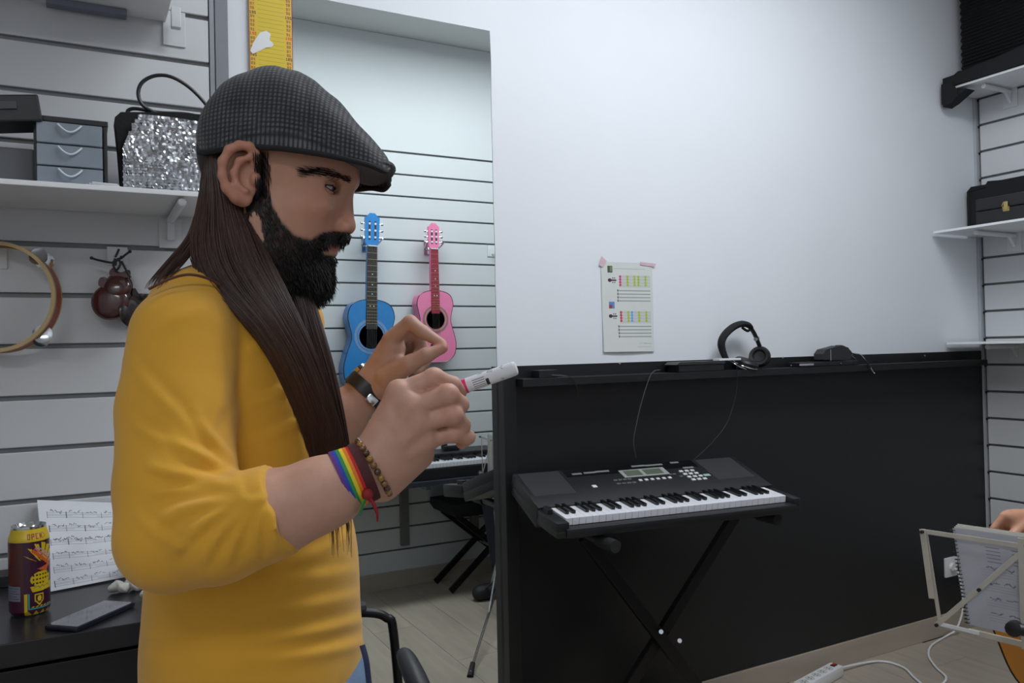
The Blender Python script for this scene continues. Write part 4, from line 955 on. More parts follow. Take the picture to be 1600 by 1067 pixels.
for k in range(26):
    c = N0+nd*((k+.5)/26)-eh*.001-nb*.003
    MB().tube([c+eh*.006*math.cos(t)+nb*.006*math.sin(t)+nd.normalized()*.0006*t for t in np.linspace(.3, 5.9, 9)], .0009, 5).build('ring', M_blackp, bk)
wp = MB().box(B0v+(BC-B0v)*.22-dnn*.003+nb*.006, ((BC-B0v).length*.42, .0012, .008), 0, Matrix((eh, nb, eh.cross(nb))).transposed()).build('clip_strip', M_white, ms)
# ------------------------------------------------------------------ wall behind the camera, seen in the mirror
def MV(px_, py_, q): p = PY(px_, py_, -(YF+q)); return np.array([p[0], -p[1], p[2]])      # a mirrored pixel on a plane q in front of that wall
def guitar(name, label, bot, top, hwid, colors, wall_y, frets, group='guitars hanging on the slat wall', hanger=True):
    (c_top, c_side, c_board, c_head, c_ring) = colors; L = top[2]-bot[2]; B = .515*L; o = np.array(bot); D = .085*L/.9
    up = V3(np.array(top)-o).normalized(); X = Vector((1, 0, 0)); X = (X-up*X.dot(up)).normalized(); N = X.cross(up); N = N if N.y > 0 else -N     # towards the mirror
    r = thing(name, label, 'guitar', o, group); lo, wa, uu_ = hwid
    half = [(0, 0), (.55*lo, .012*B), (.9*lo, .10*B), (lo, .25*B), (.90*lo, .40*B), (wa, .58*B), (.93*uu_, .72*B), (uu_, .82*B), (.86*uu_, .93*B), (.5*uu_, .985*B), (0, B)]
    outl = half+[(-a, b) for a, b in half[-2:0:-1]]; outl = ngon2d(outl, 5); c0 = V3(o)
    MB().prism(outl, c0, X, up, N, D).build('body', c_side, r, smooth=True, auto=50)
    tp = MB().prism([(a*.985, B/2+(b-B/2)*.99) for a, b in outl], c0+N*D, X, up, N, .0025).build('soundboard', c_top, r)
    k = MB(); ring = outl+outl[:1]; MB().tube([c0+X*a+up*b+N*(D+.001) for a, b in outl], .0022, 5, closed=True).build('binding', M_darkw, tp, smooth=True)
    hc_ = c0+up*.60*B+N*(D+.0030); rh = .135*B
    MB().lathe([(rh*1.42, 0), (rh*1.42, .0008), (rh*1.02, .0008), (rh*1.02, 0), (rh*1.42, 0)], hc_, N, 36).build('rosette', c_ring, tp, smooth=True)
    MB().lathe([(rh*1.2, .0009), (rh*1.2, .0013), (rh*1.12, .0013), (rh*1.12, .0009), (rh*1.2, .0009)], hc_, N, 36).build('rosette_line', c_top, tp, smooth=True)
    MB().lathe([(rh, .0006), (.001, .0006)], hc_, N, 32).build('soundhole', mat('soundhole_wood', rgb(120, 96, 70), .8, noise=.2), tp)
    br = MB().box(c0+up*.235*B+N*(D+.006), (.42*lo*2*.62, .008, .035*B), .002, Matrix((X, N, up)).transposed()).build('bridge', mat('dark_bridge', rgb(45, 32, 40), .5, noise=.1), r)
    nut = c0+up*(.815*L); f0 = c0+up*(.70*B)
    wn, wb_ = .0245*L/.9, .029*L/.9
    MB().prism([(-wn, .815*L), (wn, .815*L), (wb_, .68*B), (-wb_, .68*B)], c0+N*(D+.003), X, up, N, .006).build('fretboard', c_board, r)
    MB().prism([(-wn, .815*L), (wn, .815*L), (wn*1.1, B*.97), (-wn*1.1, B*.97)], c0+N*(D-.022), X, up, N, .0249).build('neck', c_side, r, smooth=True)
    sc_ = .815*L-.235*B
    for i in range(1, frets+1):
        h_ = .815*L-sc_*(1-2**(-i/12)); w_ = wn+(wb_-wn)*(.815*L-h_)/(.815*L-.68*B)
        MB().box(c0+up*h_+N*(D+.0096), (2*w_, .0016, .0022), 0, Matrix((X, N, up)).transposed()).build('fret', M_brass, r)
    for i in (5, 7, 9, 12):
        h_ = .815*L-sc_*(1-(2**(-i/12)+2**(-(i-1)/12))/2)
        for dx in ((0,) if i < 12 else (-.4, .4)): MB().lathe([(.0035, 0), (.001, .0008)], c0+up*h_+X*dx*wn+N*(D+.009), N, 10).build('inlay', M_white, r)
    MB().box(nut+N*(D+.007), (2*wn, .010, .006), .001, Matrix((X, N, up)).transposed()).build('nut', M_white, r)
    hd = [(-wn*1.0, .815*L), (wn*1.0, .815*L), (wn*1.45, .835*L), (wn*1.55, .975*L), (wn*1.0, .985*L), (wn*.55, L), (-wn*.55, L), (-wn*1.0, .985*L), (-wn*1.55, .975*L), (-wn*1.45, .835*L)]
    hd_ = MB().prism(hd, c0+N*(D-.016), X, up, N, .018).build('headstock', c_head, r)
    for s_ in (-1, 1):
        MB().prism([(s_*wn*.62-.005, .85*L), (s_*wn*.62+.005, .85*L), (s_*wn*.62+.005, .955*L), (s_*wn*.62-.005, .955*L)], c0+N*(D+.0022), X, up, N, .0006).build('slot', mat('slot_dark', rgb(60, 50, 60), .7, noise=.1), hd_)
        for k_ in range(3):
            p = c0+up*(.865+.038*k_)*L+N*(D-.006); q_ = p+X*s_*wn*1.5
            MB().cyl(q_, q_+X*s_*.012, .0026, seg=8).ell(q_+X*s_*.017, (X*.008, N*.005, up*.007), 10, 6).build('tuning_peg', M_chrome, hd_, smooth=True)
            MB().cyl(p+X*s_*wn*.62-N*-.0085, p+X*s_*wn*.62+X*.0001-N*-.0105, .006, seg=8).build('roller', M_white, hd_, smooth=True)
    g = MB()
    for i in range(6):
        a = (i-2.5)/2.5; g.cyl(c0+up*.235*B+X*a*wb_*.85+N*(D+.0105), c0+up*.83*L+X*a*wn*.8+N*(D+.0125), .0006, seg=4, caps=False)
    g.build('strings', M_chrome, r)
    if not hanger: return r
    # wall hook under the head
    hz = c0+up*.845*L
    MB().box((hz.x, wall_y+.0035, hz.z-.005), (.045, .006, .075), .001).tube([(hz.x-.05, hz.y+D+.02, hz.z+.012), (hz.x-.042, hz.y+D*.6, hz.z-.012), (hz.x-.030, hz.y+.01, hz.z-.016), (hz.x, wall_y+.012, hz.z-.016), (hz.x+.030, hz.y+.01, hz.z-.016), (hz.x+.042, hz.y+D*.6, hz.z-.012), (hz.x+.05, hz.y+D+.02, hz.z+.012)], .0036, 8, smooth_n=4).build('wall_hanger', M_chrome, r, smooth=True)
    return r
BL_T = mat('blue_soundboard', rgb(40, 128, 200), .3, noise=.05, coat=.3); BL_S = mat('blue_side', rgb(34, 108, 178), .35, noise=.05, coat=.3)
PK_T = mat('pink_soundboard', rgb(238, 130, 172), .3, noise=.04, coat=.3); PK_S = mat('pink_side', rgb(226, 112, 158), .35, noise=.04, coat=.3); PK_B = mat('crimson_fretboard', rgb(170, 40, 66), .4, noise=.06)
qd = .10
tb_, bb_ = MV(580, 334, qd), MV(577, 612, qd); yg = YF+.022
guitar('blue_guitar', 'blue acoustic guitar hanging on the slatted wall, left of the pink one', (bb_[0], yg, bb_[2]), (tb_[0], yg, tb_[2]), (.142, .102, .124), (BL_T, BL_S, mat('dark_fretboard', rgb(52, 46, 44), .5, noise=.1), BL_T, mat('rosette_grey', rgb(120, 150, 190), .5, noise=.2, nscale=200)), YF, 17)
tb_, bb_ = MV(677, 349, qd), MV(681, 566, qd)
guitar('pink_guitar', 'small pink acoustic guitar with a crimson fretboard hanging on the slatted wall', (bb_[0], yg, bb_[2]), (tb_[0], yg, tb_[2]), (.118, .088, .104), (PK_T, PK_S, PK_B, PK_T, mat('rosette_brown', rgb(150, 120, 110), .5, noise=.2, nscale=200)), YF, 17)
hk = MV(767, 392, 0); o = MB().box2((hk[0]-.03, YF+.0004, hk[2]-.035), (hk[0]+.03, YF+.005, hk[2]+.03), .001).tube([(hk[0], YF+.004, hk[2]-.02), (hk[0]+.01, YF+.04, hk[2]-.02), (hk[0]+.01, YF+.05, hk[2])], .004, 8).build('wall_hook', M_wpaint, smooth=True)
tag(o, 'empty white hook on the slatted wall right of the pink guitar', 'hook')
# stage piano on a narrow table against that wall
pf = MV(768, 742, .42); yf_ = YF+.42; x0p, x1p = MV(556, 768, .42)[0], 2.02; zb_ = pf[2]
dp = thing('narrow_table', 'narrow dark table against the slatted wall carrying a digital piano', 'table', ((x0p+x1p)/2, YF+.22, 0))
MB().box2((x0p, YF+.02, zb_-.02), (x1p, yf_+.01, zb_+.004), .002).build('table_top', mat('dark_grey_table', rgb(52, 56, 64), .35, noise=.06), dp)
for xp in (MV(631, 800, .02)[0], 1.92):
    MB().box2((xp-.022, YF+.0005, .22), (xp+.022, YF+.028, zb_-.021), .001).build('wall_upright', mat('steel_upright', rgb(120, 120, 118), .4, metal=.5, noise=.06), dp)
    MB().box2((xp-.012, YF+.028, zb_-.05), (xp+.012, yf_-.06, zb_-.0205), .001).build('arm', M_alu, dp)
pz = zb_+.0045; px0, px1 = x0p+.12, x1p-.04; yk = yf_-.015
dpn = thing('digital_piano', 'black digital piano with white keys reflected in the mirror below the guitars', 'piano', ((px0+px1)/2, YF+.2, pz))
MB().box2((px0, YF+.06, pz), (px1, yk, pz+.055), .004).box2((px0, YF+.06, pz+.056), (px1, yk-.16, pz+.105), .006).box2((px0, yk-.165, pz+.04), (px0+.03, yk, pz+.085), .003).box2((px1-.03, yk-.165, pz+.04), (px1, yk, pz+.085), .003).build('case', M_kb, dpn)
NW2 = 36; w2 = (px1-px0-.064)/NW2; wb2 = bk2 = None
for i in range(NW2):
    xk_ = px0+.032+w2*(i+.5)
    if wb2 is None: wb2 = MB().box((0, 0, 0), (w2*.95, .15, .022), .001).build('white_key', M_key, dpn); wb2.data.transform(Matrix.Translation(WL[dpn.name])); o = wb2
    else: o = wb2.copy(); COL.objects.link(o); o.parent = dpn
    o.location = Vector((xk_, yk-.080, pz+.068))-WL[dpn.name]
    if i % 7 in (2, 6) or i == NW2-1: continue
    if bk2 is None: bk2 = MB().box((0, 0, 0), (w2*.5, .09, .012), .001).build('black_key', M_ebony, dpn); bk2.data.transform(Matrix.Translation(WL[dpn.name])); o = bk2
    else: o = bk2.copy(); COL.objects.link(o); o.parent = dpn
    o.location = Vector((xk_+w2/2, yk-.112, pz+.0855))-WL[dpn.name]
mk = MV(708, 697, .2); sm = MB().box((mk[0], YF+.16, pz+.118), (.09, .03, .024), .004).box((mk[0]-.03, YF+.14, pz+.124), (.03, .02, .03), .004).build('small_device', M_blackp); tag(sm, 'small black device lying on the digital piano', 'device')
# cross-leg bench by that wall
fA = MV(709, 904, .06); yb_ = YF+.16; xb_ = fA[0]+.15
bn = thing('keyboard_bench', 'black padded bench on folding cross legs under the table', 'bench', (xb_+.05, yb_+.08, 0))
sz = MV(690, 790, .06)[2]
sx0, sx1 = MV(690, 790, .2)[0], MV(690, 790, .2)[0]+.52
MB().prism([(sx0, .03), (sx0+.02, 0), (sx1-.02, 0), (sx1, .03), (sx1, .065), (sx0, .065)], (0, YF+.03, .40), (1, 0, 0), (0, 0, 1), (0, 1, 0), .30).build('seat', M_blackf, bn)
for yy in (YF+.07, YF+.27):
    for s_ in (1, -1):
        c_ = (sx0+sx1)/2; a_, b_ = Vector((c_-.21*s_, yy+.012*s_, .395)), Vector((c_+.25*s_, yy+.012*s_, .012)); d = b_-a_
        MB().box((a_+b_)/2, (d.length, .018, .030), .002, Matrix((d.normalized(), Vector((0, 1, 0)), d.normalized().cross(Vector((0, 1, 0))))).transposed()).build('leg', M_blackm, bn)
MB().cyl(((sx0+sx1)/2, YF+.05, .21), ((sx0+sx1)/2, YF+.29, .21), .008, seg=10).build('pivot_bolt', M_chrome, bn)

# ------------------------------------------------------------------ armchairs
M_pad = mat('dark_chair_pad', rgb(52, 50, 60), .7, noise=.1, nscale=80)
def armchair(name, label, o, fwd, zarm, group, aw):
    """o: floor point under the seat centre; fwd: facing direction"""
    f = Vector((fwd[0], fwd[1], 0)).normalized(); s = Vector((f.y, -f.x, 0)); o = V3(o); u = Vector((0, 0, 1)); r = thing(name, label, 'chair', o, group)
    R = Matrix((f, -s, u)).transposed(); P = lambda a, b, c: o+f*a+s*b+u*c
    MB().box(P(.03, 0, .455), (.36, 2*aw-.05, .055), .018, R).build('seat', M_blackf, r, smooth=True)
    MB().box(P(-.17, 0, .66), (.035, 2*aw-.04, .30), .014, Matrix.Rotation(-.12, 3, s) @ R).build('backrest', M_blackf, r, smooth=True)
    for sd in (-1, 1):
        if sd < 0: MB().tube([P(.24, aw*sd, .008), P(.23, aw*sd, .35), P(.215, aw*sd, zarm-.06), P(.20, aw*sd, zarm-.025), P(.165, aw*sd, zarm-.010), P(.10, aw*sd, zarm-.008), P(-.10, aw*sd, zarm-.02), P(-.165, aw*sd, zarm-.05)], .0105, 10, smooth_n=5).build('arm_tube', M_blackm, r, smooth=True)
        MB().tube([P(-.19, (aw-.015)*sd, .008), P(-.165, (aw-.015)*sd, .45), P(-.18, (aw-.015)*sd, .78)], .0105, 10, smooth_n=4).build('rear_leg', M_blackm, r, smooth=True)
        if sd < 0: MB().box(P(0.035, aw*sd, zarm+.006), (.24, .040, .020), .009, R).build('arm_pad', M_pad, r, smooth=True)
        MB().cyl(P(.23, (aw-.01)*sd, .42), P(.20, (aw-.06)*sd, .44), .009, seg=8).build('seat_bracket', M_blackm, r)
    MB().cyl(P(-.14, -aw+.015, .41), P(-.14, aw-.015, .41), .009, seg=8).build('cross_bar', M_blackm, r); MB().cyl(P(.2, -aw, .41), P(.2, aw, .41), .009, seg=8).build('cross_bar', M_blackm, r)
    return r
ea = np.array([math.cos(YAW), -math.sin(YAW), 0]); eb = np.array([math.sin(YAW), math.cos(YAW), 0])      # picture right, picture depth
za = .66
pe_ = PZ(607, 948, za); fwd1 = ea*.97+eb*.25; fwd1 /= np.linalg.norm(fwd1); s1 = np.array([fwd1[1], -fwd1[0], 0]); AW = .165; o1 = pe_-fwd1*.205+s1*AW; o1[2] = 0
armchair('arm_chair', 'black tube-framed armchair standing between the man and the mirror', o1, fwd1, za, None, AW)
pq = [PD(630, 1022, 1.60), PD(636, 1032, 1.57), PD(650, 1062, 1.50), PD(662, 1092, 1.45), PD(672, 1125, 1.41)]
MB().tube([P for P in (pq[-1], PD(640, 1180, 1.50), np.array([pq[-1][0]-.05, pq[-1][1]+.05, .42]))], .011, 10, smooth_n=5).build('arm_tube', M_blackm, bpy.data.objects['arm_chair'], smooth=True)
MB().tube(pq, [.014, .019, .021, .021, .018], 14, smooth_n=5).build('arm_pad', mat('black_grip', rgb(40, 41, 44), .5, noise=.06), bpy.data.objects['arm_chair'], smooth=True)
# ------------------------------------------------------------------ the man
def unit(v): v = np.array(v, float); return v/np.linalg.norm(v)
hf = unit(ea*.99+eb*.12+np.array([0, 0, -.06])); hr = unit(np.cross(hf, [0, 0, 1])); hu = np.cross(hr, hf)
H0 = PD(437, 238, 1.0)
def G(px_, py_, r=0.):
    v = ray(px_, py_); t = (H0@hr+r-CAM@hr)/(v@hr); return CAM+v*t          # a pixel on a plane parallel to the head's middle
def LH(f, r, u): return H0+hf*f+hr*r+hu*u
def toH(V): q = V-H0; return q@hf, q@hr, q@hu
def both(fn):
    for s_ in (1, -1): fn(s_)
def mir(p):                                                             # mirror a point on the head's other side
    q = np.array(p)-H0; return np.array(p)-2*hr*(q@hr)
S = SDF(H0-np.array([.20, .20, .27]), H0+np.array([.20, .20, .14]), .0022)
S.ell(H0, (hf*.098, hr*.077, hu*.094), 0)
S.ell(G(450, 308), (hf*.070, hr*.061, hu*.082), .02)
S.ell(G(487, 386), (hf*.030, hr*.031, hu*.026), .015)
S.ell(G(487, 258), (hf*.056, hr*.060, hu*.034), .012)                    # forehead and brow
for s_ in (1, -1):
    m = (lambda p: p) if s_ > 0 else mir
    S.cone(m(G(402, 345, .056)), m(G(415, 385, .052)), .020, .020, .015); S.cone(m(G(415, 385, .050)), m(G(478, 425, .016)), .020, .018, .015)
    S.ell(m(G(482, 322, .044)), (hf*.028, hr*.018, hu*.017), .014); S.ell(m(G(445, 352, .030)), (hf*.045, hr*.033, hu*.045), .02)
    S.cone(m(G(548, 281, .008)), m(G(508, 274, .042)), .0085, .008, .010)
    S.ell(m(G(529, 357, .0125)), (hf*.011, hr*.0075, hu*.0085), .006)    # wing of the nose
    S.cone(m(G(522, 381, 0)), m(G(497, 388, .022)), .0068, .004, .004); S.cone(m(G(517, 393, 0)), m(G(496, 389, .020)), .0078, .004, .004)
    S.ell(m(G(520, 292, .037)), (hf*.011, hr*.014, hu*.0085), .006, 's')
    S.ell(m(G(533, 361, .006)), (hf*.005, hr*.0035, hu*.003), .002, 's')
S.cone(G(541, 296), G(540, 352), .0075, .0112, .008); S.ell(G(541, 353), (hf*.0112, hr*.0102, hu*.0105), .005)
S.cone(G(524, 362), G(518, 376), .010, .009, .008)                      # upper lip base
S.ell(G(484, 420), (hf*.021, hr*.024, hu*.022), .014)
S.cone(G(430, 340), G(385, 470), .056, .060, .03); S.cone(G(385, 470), G(372, 530), .056, .06, .03)    # neck
for s_ in (1, -1):                                                       # ears
    m = (lambda p: p) if s_ > 0 else mir
    S.ell(m(G(380, 275, .078)), (hf*.019, hr*.006, hu*.030), .006)
    hx = [(398, 258), (399, 240), (390, 229), (374, 227), (358, 234), (348, 252), (347, 274), (354, 294), (368, 309)]
    rr_ = [.079, .082, .086, .089, .091, .092, .091, .088, .084]
    S.chain([m(G(a, b, r_+.004)) for (a, b), r_ in zip(hx, rr_)], [.0042, .0046, .005, .005, .005, .005, .0048, .0052, .007], .004)
    S.ell(m(G(380, 310, .083)), (hf*.010, hr*.006, hu*.010), .006)
    S.chain([m(G(a, b, .089)) for a, b in [(388, 246), (374, 252), (366, 270), (370, 290), (384, 298)]], [.0035, .0042, .0045, .0045, .004], .004)
    S.ell(m(G(385, 274, .092)), (hf*.008, hr*.011, hu*.013), .004, 's')
    S.ell(m(G(399, 280, .083)), (hf*.006, hr*.006, hu*.008), .004)
hV, hF = S.mesh(); hV = relax(hV, hF, 1, .4)
f_, r_, u_ = toH(hV)
def projn(V_):
    q = V_-CAM; t = q@_f; return 800+FPX*(q@_r)/t, 533.5-FPX*(q@_u)/t, t
nearV = np.where((r_ < 0)[:, None], hV-2*hr*r_[:, None], hV); hpx, hpy, ht = projn(nearV)
def sm(x, a, b): t = np.clip((x-a)/(b-a), 0, 1); return t*t*(3-2*t)
SKIN = np.array(rgb(186, 138, 113)); DARK = np.array(rgb(34, 25, 23)); RED = np.array(rgb(178, 112, 92)); LIP = np.array(rgb(140, 72, 70))
def Gl(px_, py_, r=.05): q = G(px_, py_, r)-H0; return q@hf, q@hu
# beard mask: below a line from the sideburn to the mustache, drawn in the head's side view
bR = Ras(660, 520, (0, 0, 0))
bR.poly([(396, 238), (411, 238), (414, 285), (424, 318), (438, 344), (462, 368), (486, 374), (500, 364), (520, 360), (548, 363), (552, 380), (528, 383), (500, 386), (504, 397), (528, 400), (535, 480), (372, 480), (384, 330)], (1, 1, 1))
bk_ = bR.a[:, :, 0]; kk = np.hanning(11); kk /= kk.sum()
for ax_ in (0, 1): bk_ = np.apply_along_axis(lambda q: np.convolve(q, kk, 'same'), ax_, bk_)
beard = bk_[np.clip(hpy.astype(int), 0, 519), np.clip(hpx.astype(int), 0, 659)]*(np.abs(r_) < .076)
fm, um = Gl(519, 387, .0); lips = np.exp(-(((f_-Gl(514, 387, .01)[0])/.016)**2+((u_-um)/.0065)**2)*1.6)*(f_ > Gl(500, 387, .01)[0])*(np.abs(r_) < .024)
cols = np.tile(SKIN, (len(hV), 1)); ear = sm(np.abs(r_), .078, .088)[:, None]; cols = cols*(1-.5*ear)+RED*.5*ear
chk = np.exp(-(((f_-Gl(490, 325)[0])/.03)**2+((u_-Gl(490, 325)[1])/.025)**2))[:, None]*.35; cols = cols*(1-chk)+RED*chk
nose = np.exp(-(((f_-Gl(545, 352, 0)[0])/.018)**2+((u_-Gl(545, 352, 0)[1])/.018)**2))[:, None]*.35; cols = cols*(1-nose)+RED*nose
bm_ = np.clip(beard*.93, 0, 1)[:, None]; cols = cols*(1-bm_)+DARK*bm_
lp = np.clip(lips*1.3, 0, 1)[:, None]; cols = cols*(1-lp)+LIP*lp
scalp = (sm(Gl(372, 262)[0]-f_, 0, .02)*(np.abs(r_) < .079))[:, None]; cols = cols*(1-scalp)+DARK*scalp
# near arm and hand
T1 = .80
A = SDF(PD(520, 770, .80)-.26, PD(560, 700, .84)+.24, .0021)
P = PD
el = P(300, 835, .80); wr = P(578, 733, .82)
A.chain([el, P(410, 803, .795), P(500, 768, .805), wr], [.046, .040, .032, .0245], .015)
A.cone(P(420, 815, .80), P(520, 775, .808), .036, .026, .02)
mc = [P(624, 614, .822), P(644, 636, .815), P(656, 660, .817), P(667, 686, .826)]
wrs = [P(572, 716, .822), P(580, 726, .818), P(588, 738, .818), P(596, 752, .824)]
for a, b, r0, r1 in zip(wrs, mc, (.016, .0165, .0165, .0155), (.0125, .0128, .0122, .0112)): A.cone(a, b, r0, r1, .014)
A.cone(P(590, 735, .835), P(640, 690, .85), .020, .020, .02); A.cone(P(600, 755, .835), P(655, 712, .842), .015, .014, .016)   # palm side
for q_, rk in zip(mc, (.0128, .0132, .0125, .0115)): A.ell(q_-ray(640, 650)*.004, (np.array([1, 0, 0])*rk, np.array([0, 1, 0])*rk, np.array([0, 0, 1])*rk), .008)
fing = [([mc[0], P(678, 591, .824), P(708, 601, .838), P(719, 613, .850)], [.0118, .0102, .0090, .0075]),
        ([mc[1], P(700, 617, .812), P(719, 632, .828), P(707, 645, .848)], [.0120, .0106, .0096, .0085]),
        ([mc[2], P(707, 648, .814), P(722, 664, .830), P(706, 672, .848)], [.0114, .0100, .0092, .0080]),
        ([mc[3], P(708, 677, .824), P(731, 683, .838), P(722, 692, .853)], [.0104, .0090, .0082, .0072])]
for pts, rr_ in fing: A.chain(pts, [x*.97 for x in rr_], .0022); A.ell(pts[1], tuple(np.eye(3)*rr_[1]*1.07), .004)
th = [P(612, 690, .85), P(650, 650, .872), P(685, 632, .875), P(708, 620, .868)]
A.chain(th, [.018, .0135, .0115, .0085], .006)
# tendons
for a, b in zip(wrs, mc): A.cone(a*.35+b*.65-ray(620, 680)*.012, b-ray(640, 650)*.008, .003, .004, .008)
aV, aF = A.mesh(); aV = relax(aV, aF, 1, .4)
# far arm and hand
B = SDF(PD(520, 640, 1.14)-.22, PD(620, 560, 1.15)+.20, .0022)
B.chain([P(470, 730, 1.10), P(530, 655, 1.135), P(578, 606, 1.15)], [.042, .034, .026], .015)
B.cone(P(582, 602, 1.15), P(612, 545, 1.145), .025, .020, .015); B.cone(P(585, 608, 1.165), P(615, 560, 1.18), .022, .019, .015); B.cone(P(600, 600, 1.135), P(625, 575, 1.13), .019, .016, .012)
for pts, rr_ in [([P(611, 530, 1.138), P(641, 504, 1.128), P(661, 519, 1.118), P(691, 537, 1.112)], [.0125, .0105, .0092, .0068]),
                 ([P(603, 590, 1.125), P(640, 569, 1.108), P(666, 555, 1.104), P(692, 544, 1.108)], [.0155, .0125, .0105, .0072]),
                 ([P(616, 532, 1.16), P(651, 517, 1.165), P(659, 546, 1.17), P(645, 566, 1.16)], [.0125, .0105, .0095, .008]),
                 ([P(618, 545, 1.18), P(655, 538, 1.185), P(662, 566, 1.185), P(651, 579, 1.172)], [.012, .010, .009, .0078]),
                 ([P(616, 560, 1.195), P(648, 560, 1.20), P(653, 582, 1.195), P(645, 588, 1.185)], [.011, .009, .008, .007])]: B.chain(pts, rr_, .004)
bV, bF = B.mesh(); bV = relax(bV, bF, 1, .4)
# torso core, mostly under the clothes
C_ = SDF(PD(400, 760, 1.0)-np.array([.4, .4, .55]), PD(400, 700, 1.0)+np.array([.4, .4, .36]), .011)
C_.cone(PD(380, 580, 1.0), PD(400, 900, 1.0), .06, .08, .03); C_.cone(PD(310, 540, .92), PD(430, 540, 1.08), .03, .03, .03); C_.cone(PD(385, 460, 1.0), PD(380, 560, 1.0), .04, .06, .03)
C_.cone(PD(405, 900, 1.0), PD(405, 1060, 1.0), .10, .11, .05)
cV, cF = C_.mesh()
V = np.vstack([hV, aV, bV, cV]); off = np.cumsum([0, len(hV), len(aV), len(bV)])
F = np.vstack([hF+off[0], aF+off[1], bF+off[2], cF+off[3]])
def limbcol(V_, knk):
    c = np.tile(np.array(rgb(190, 146, 126)), (len(V_), 1))
    for q_ in knk: w = np.exp(-np.sum((V_-q_)**2, 1)/(.012**2))[:, None]*.35; c = c*(1-w)+np.array(rgb(190, 118, 98))*w
    return c
ac = limbcol(aV, mc+[p[0][1] for p in fing]+[p[0][3] for p in fing]); bc = limbcol(bV, [P(691, 537, 1.112), P(692, 544, 1.108), P(641, 504, 1.128)])*.92
cc_ = np.vstack([cols, ac, bc, np.tile(SKIN, (len(cV), 1))])
me = np_mesh('person', V, F); vcol(me, cc_)
M_skin = mat('skin', (.5, .3, .2), .52, attr='Col', noise=.05, nscale=90, bump=.06, bscale=350, sss=.08)
floor_pt = PD(405, 900, 1.0); man = link_mesh('person', me, M_skin, None, (floor_pt[0], floor_pt[1], 0))
tag(man, 'man in a flat cap and mustard sweater pointing with a marker, long hair', 'person')
# eyes with lids
M_eye = mat('eye_white', rgb(196, 190, 184), .2, noise=.02, coat=.5); M_iris = mat('eye_iris', rgb(38, 24, 18), .15, noise=.1, coat=.5)
M_skin2 = mat('lid_skin', rgb(172, 124, 102), .5, noise=.05, nscale=90)
for s_ in (1, -1):
    ec = G(506, 291, .0325); ec = ec if s_ > 0 else mir(ec); gz = unit(hf*.93+hu*-.28+hr*.10*s_); e0 = unit(hf*.95+hr*.30*s_-hu*.10); e1_ = unit(hr*s_-e0*(hr@e0)*s_); e2_ = hu
    e = MB().ell(ec, (hr*.0120, np.cross(hr, gz)*.0120, gz*.0120), 20, 14).build('eye', M_eye, man, smooth=True)
    MB().lathe([(.0068, .0103), (.0045, .0116), (.001, .0123)], ec, gz, 20).build('iris', M_iris, e, smooth=True)
    for nm, ce, far_ in (('upper_lid', .06, 1.5), ('lower_lid', -.40, -1.5)):
        vs, fs, lash = [], [], []; n1, n2 = 9, 19
        for i in range(n1):
            for j in range(n2):
                lo2 = -1.35+2.7*j/(n2-1); w = max(0., 1-(lo2/1.15)**2); ed = -.10+(ce+.10)*w; la = ed+(far_-ed)*i/(n1-1)
                d = e0*math.cos(la)*math.cos(lo2)+e1_*math.cos(la)*math.sin(lo2)+e2_*math.sin(la); q_ = ec+d*(.0134+.0006*min(i, 2)); vs.append(q_)
                if i == 0 and w > 0: lash.append(ec+d*.0142)
        for i in range(n1-1):
            for j in range(n2-1): a = i*n2+j; fs.append((a, a+1, a+n2+1, a+n2))
        lid = raw(nm, vs, fs, M_skin2, man)
        MB().tube(lash, .0011 if nm == 'upper_lid' else .0005, 6).build('lashes', M_iris, lid, smooth=True)
# sweater ----------------------------------------------------------------
W_ = SDF(PD(400, 760, .98)-np.array([.44, .44, .42]), PD(400, 700, 1.0)+np.array([.42, .42, .34]), .0038)
zv = np.array([0, 0, 1.])
W_.ell(P(378, 590, 1.0), (ea*.098, eb*.140, zv*.125), 0); W_.ell(P(393, 720, 1.0), (ea*.112, eb*.135, zv*.16), .03)
W_.ell(P(402, 880, 1.0), (ea*.122, eb*.140, zv*.15), .03); W_.ell(P(400, 1015, 1.0), (ea*.130, eb*.150, zv*.22), .02)
W_.cone(P(372, 478, 1.0), P(300, 505, .895), .050, .050, .02); W_.cone(P(372, 478, 1.0), P(440, 505, 1.11), .050, .050, .02)
W_.cone(P(345, 445, .99), P(300, 478, .91), .035, .042, .02)
W_.chain([P(286, 526, .872), P(277, 640, .850), P(276, 760, .818), P(270, 838, .797)], [.0550, .0590, .0585, .052], .008)
W_.chain([P(270, 838, .797), P(340, 828, .79), P(470, 785, .795)], [.053, .051, .045], .010)
W_.chain([P(445, 510, 1.12), P(450, 640, 1.15), P(450, 735, 1.12)], [.052, .052, .048], .02); W_.chain([P(450, 735, 1.12), P(500, 690, 1.13), P(535, 655, 1.14)], [.048, .044, .041], .015)
cuff = P(440, 800, .795); cn = unit(P(500, 772, .797)-P(400, 812, .795)); W_.planecut(cuff+cn*.004, cn, .085)
cuf2 = P(517, 672, 1.135); cn2 = unit(P(578, 606, 1.15)-P(500, 690, 1.13)); W_.planecut(cuf2, cn2, .075)
ctr = P(385, 430, 1.0); W_.ell(G(392, 418), (ea*.060, eb*.060, np.array([0, 0, .048])), .008, 's')
hem = PD(470, 1112, 1.0)
W_.planecut(hem, np.array([0, 0, -1])+ea*.42, .34)
V_, F_ = W_.mesh(); V_ = relax(V_, F_, 2, .45)
wpx, wpy, wt = projn(V_); wn = np.zeros_like(V_); fn = np.cross(V_[F_[:, 2]]-V_[F_[:, 0]], V_[F_[:, 3]]-V_[F_[:, 1]])
for k in range(4): np.add.at(wn, F_[:, k], fn)
wn /= np.linalg.norm(wn, axis=1)[:, None]+1e-12
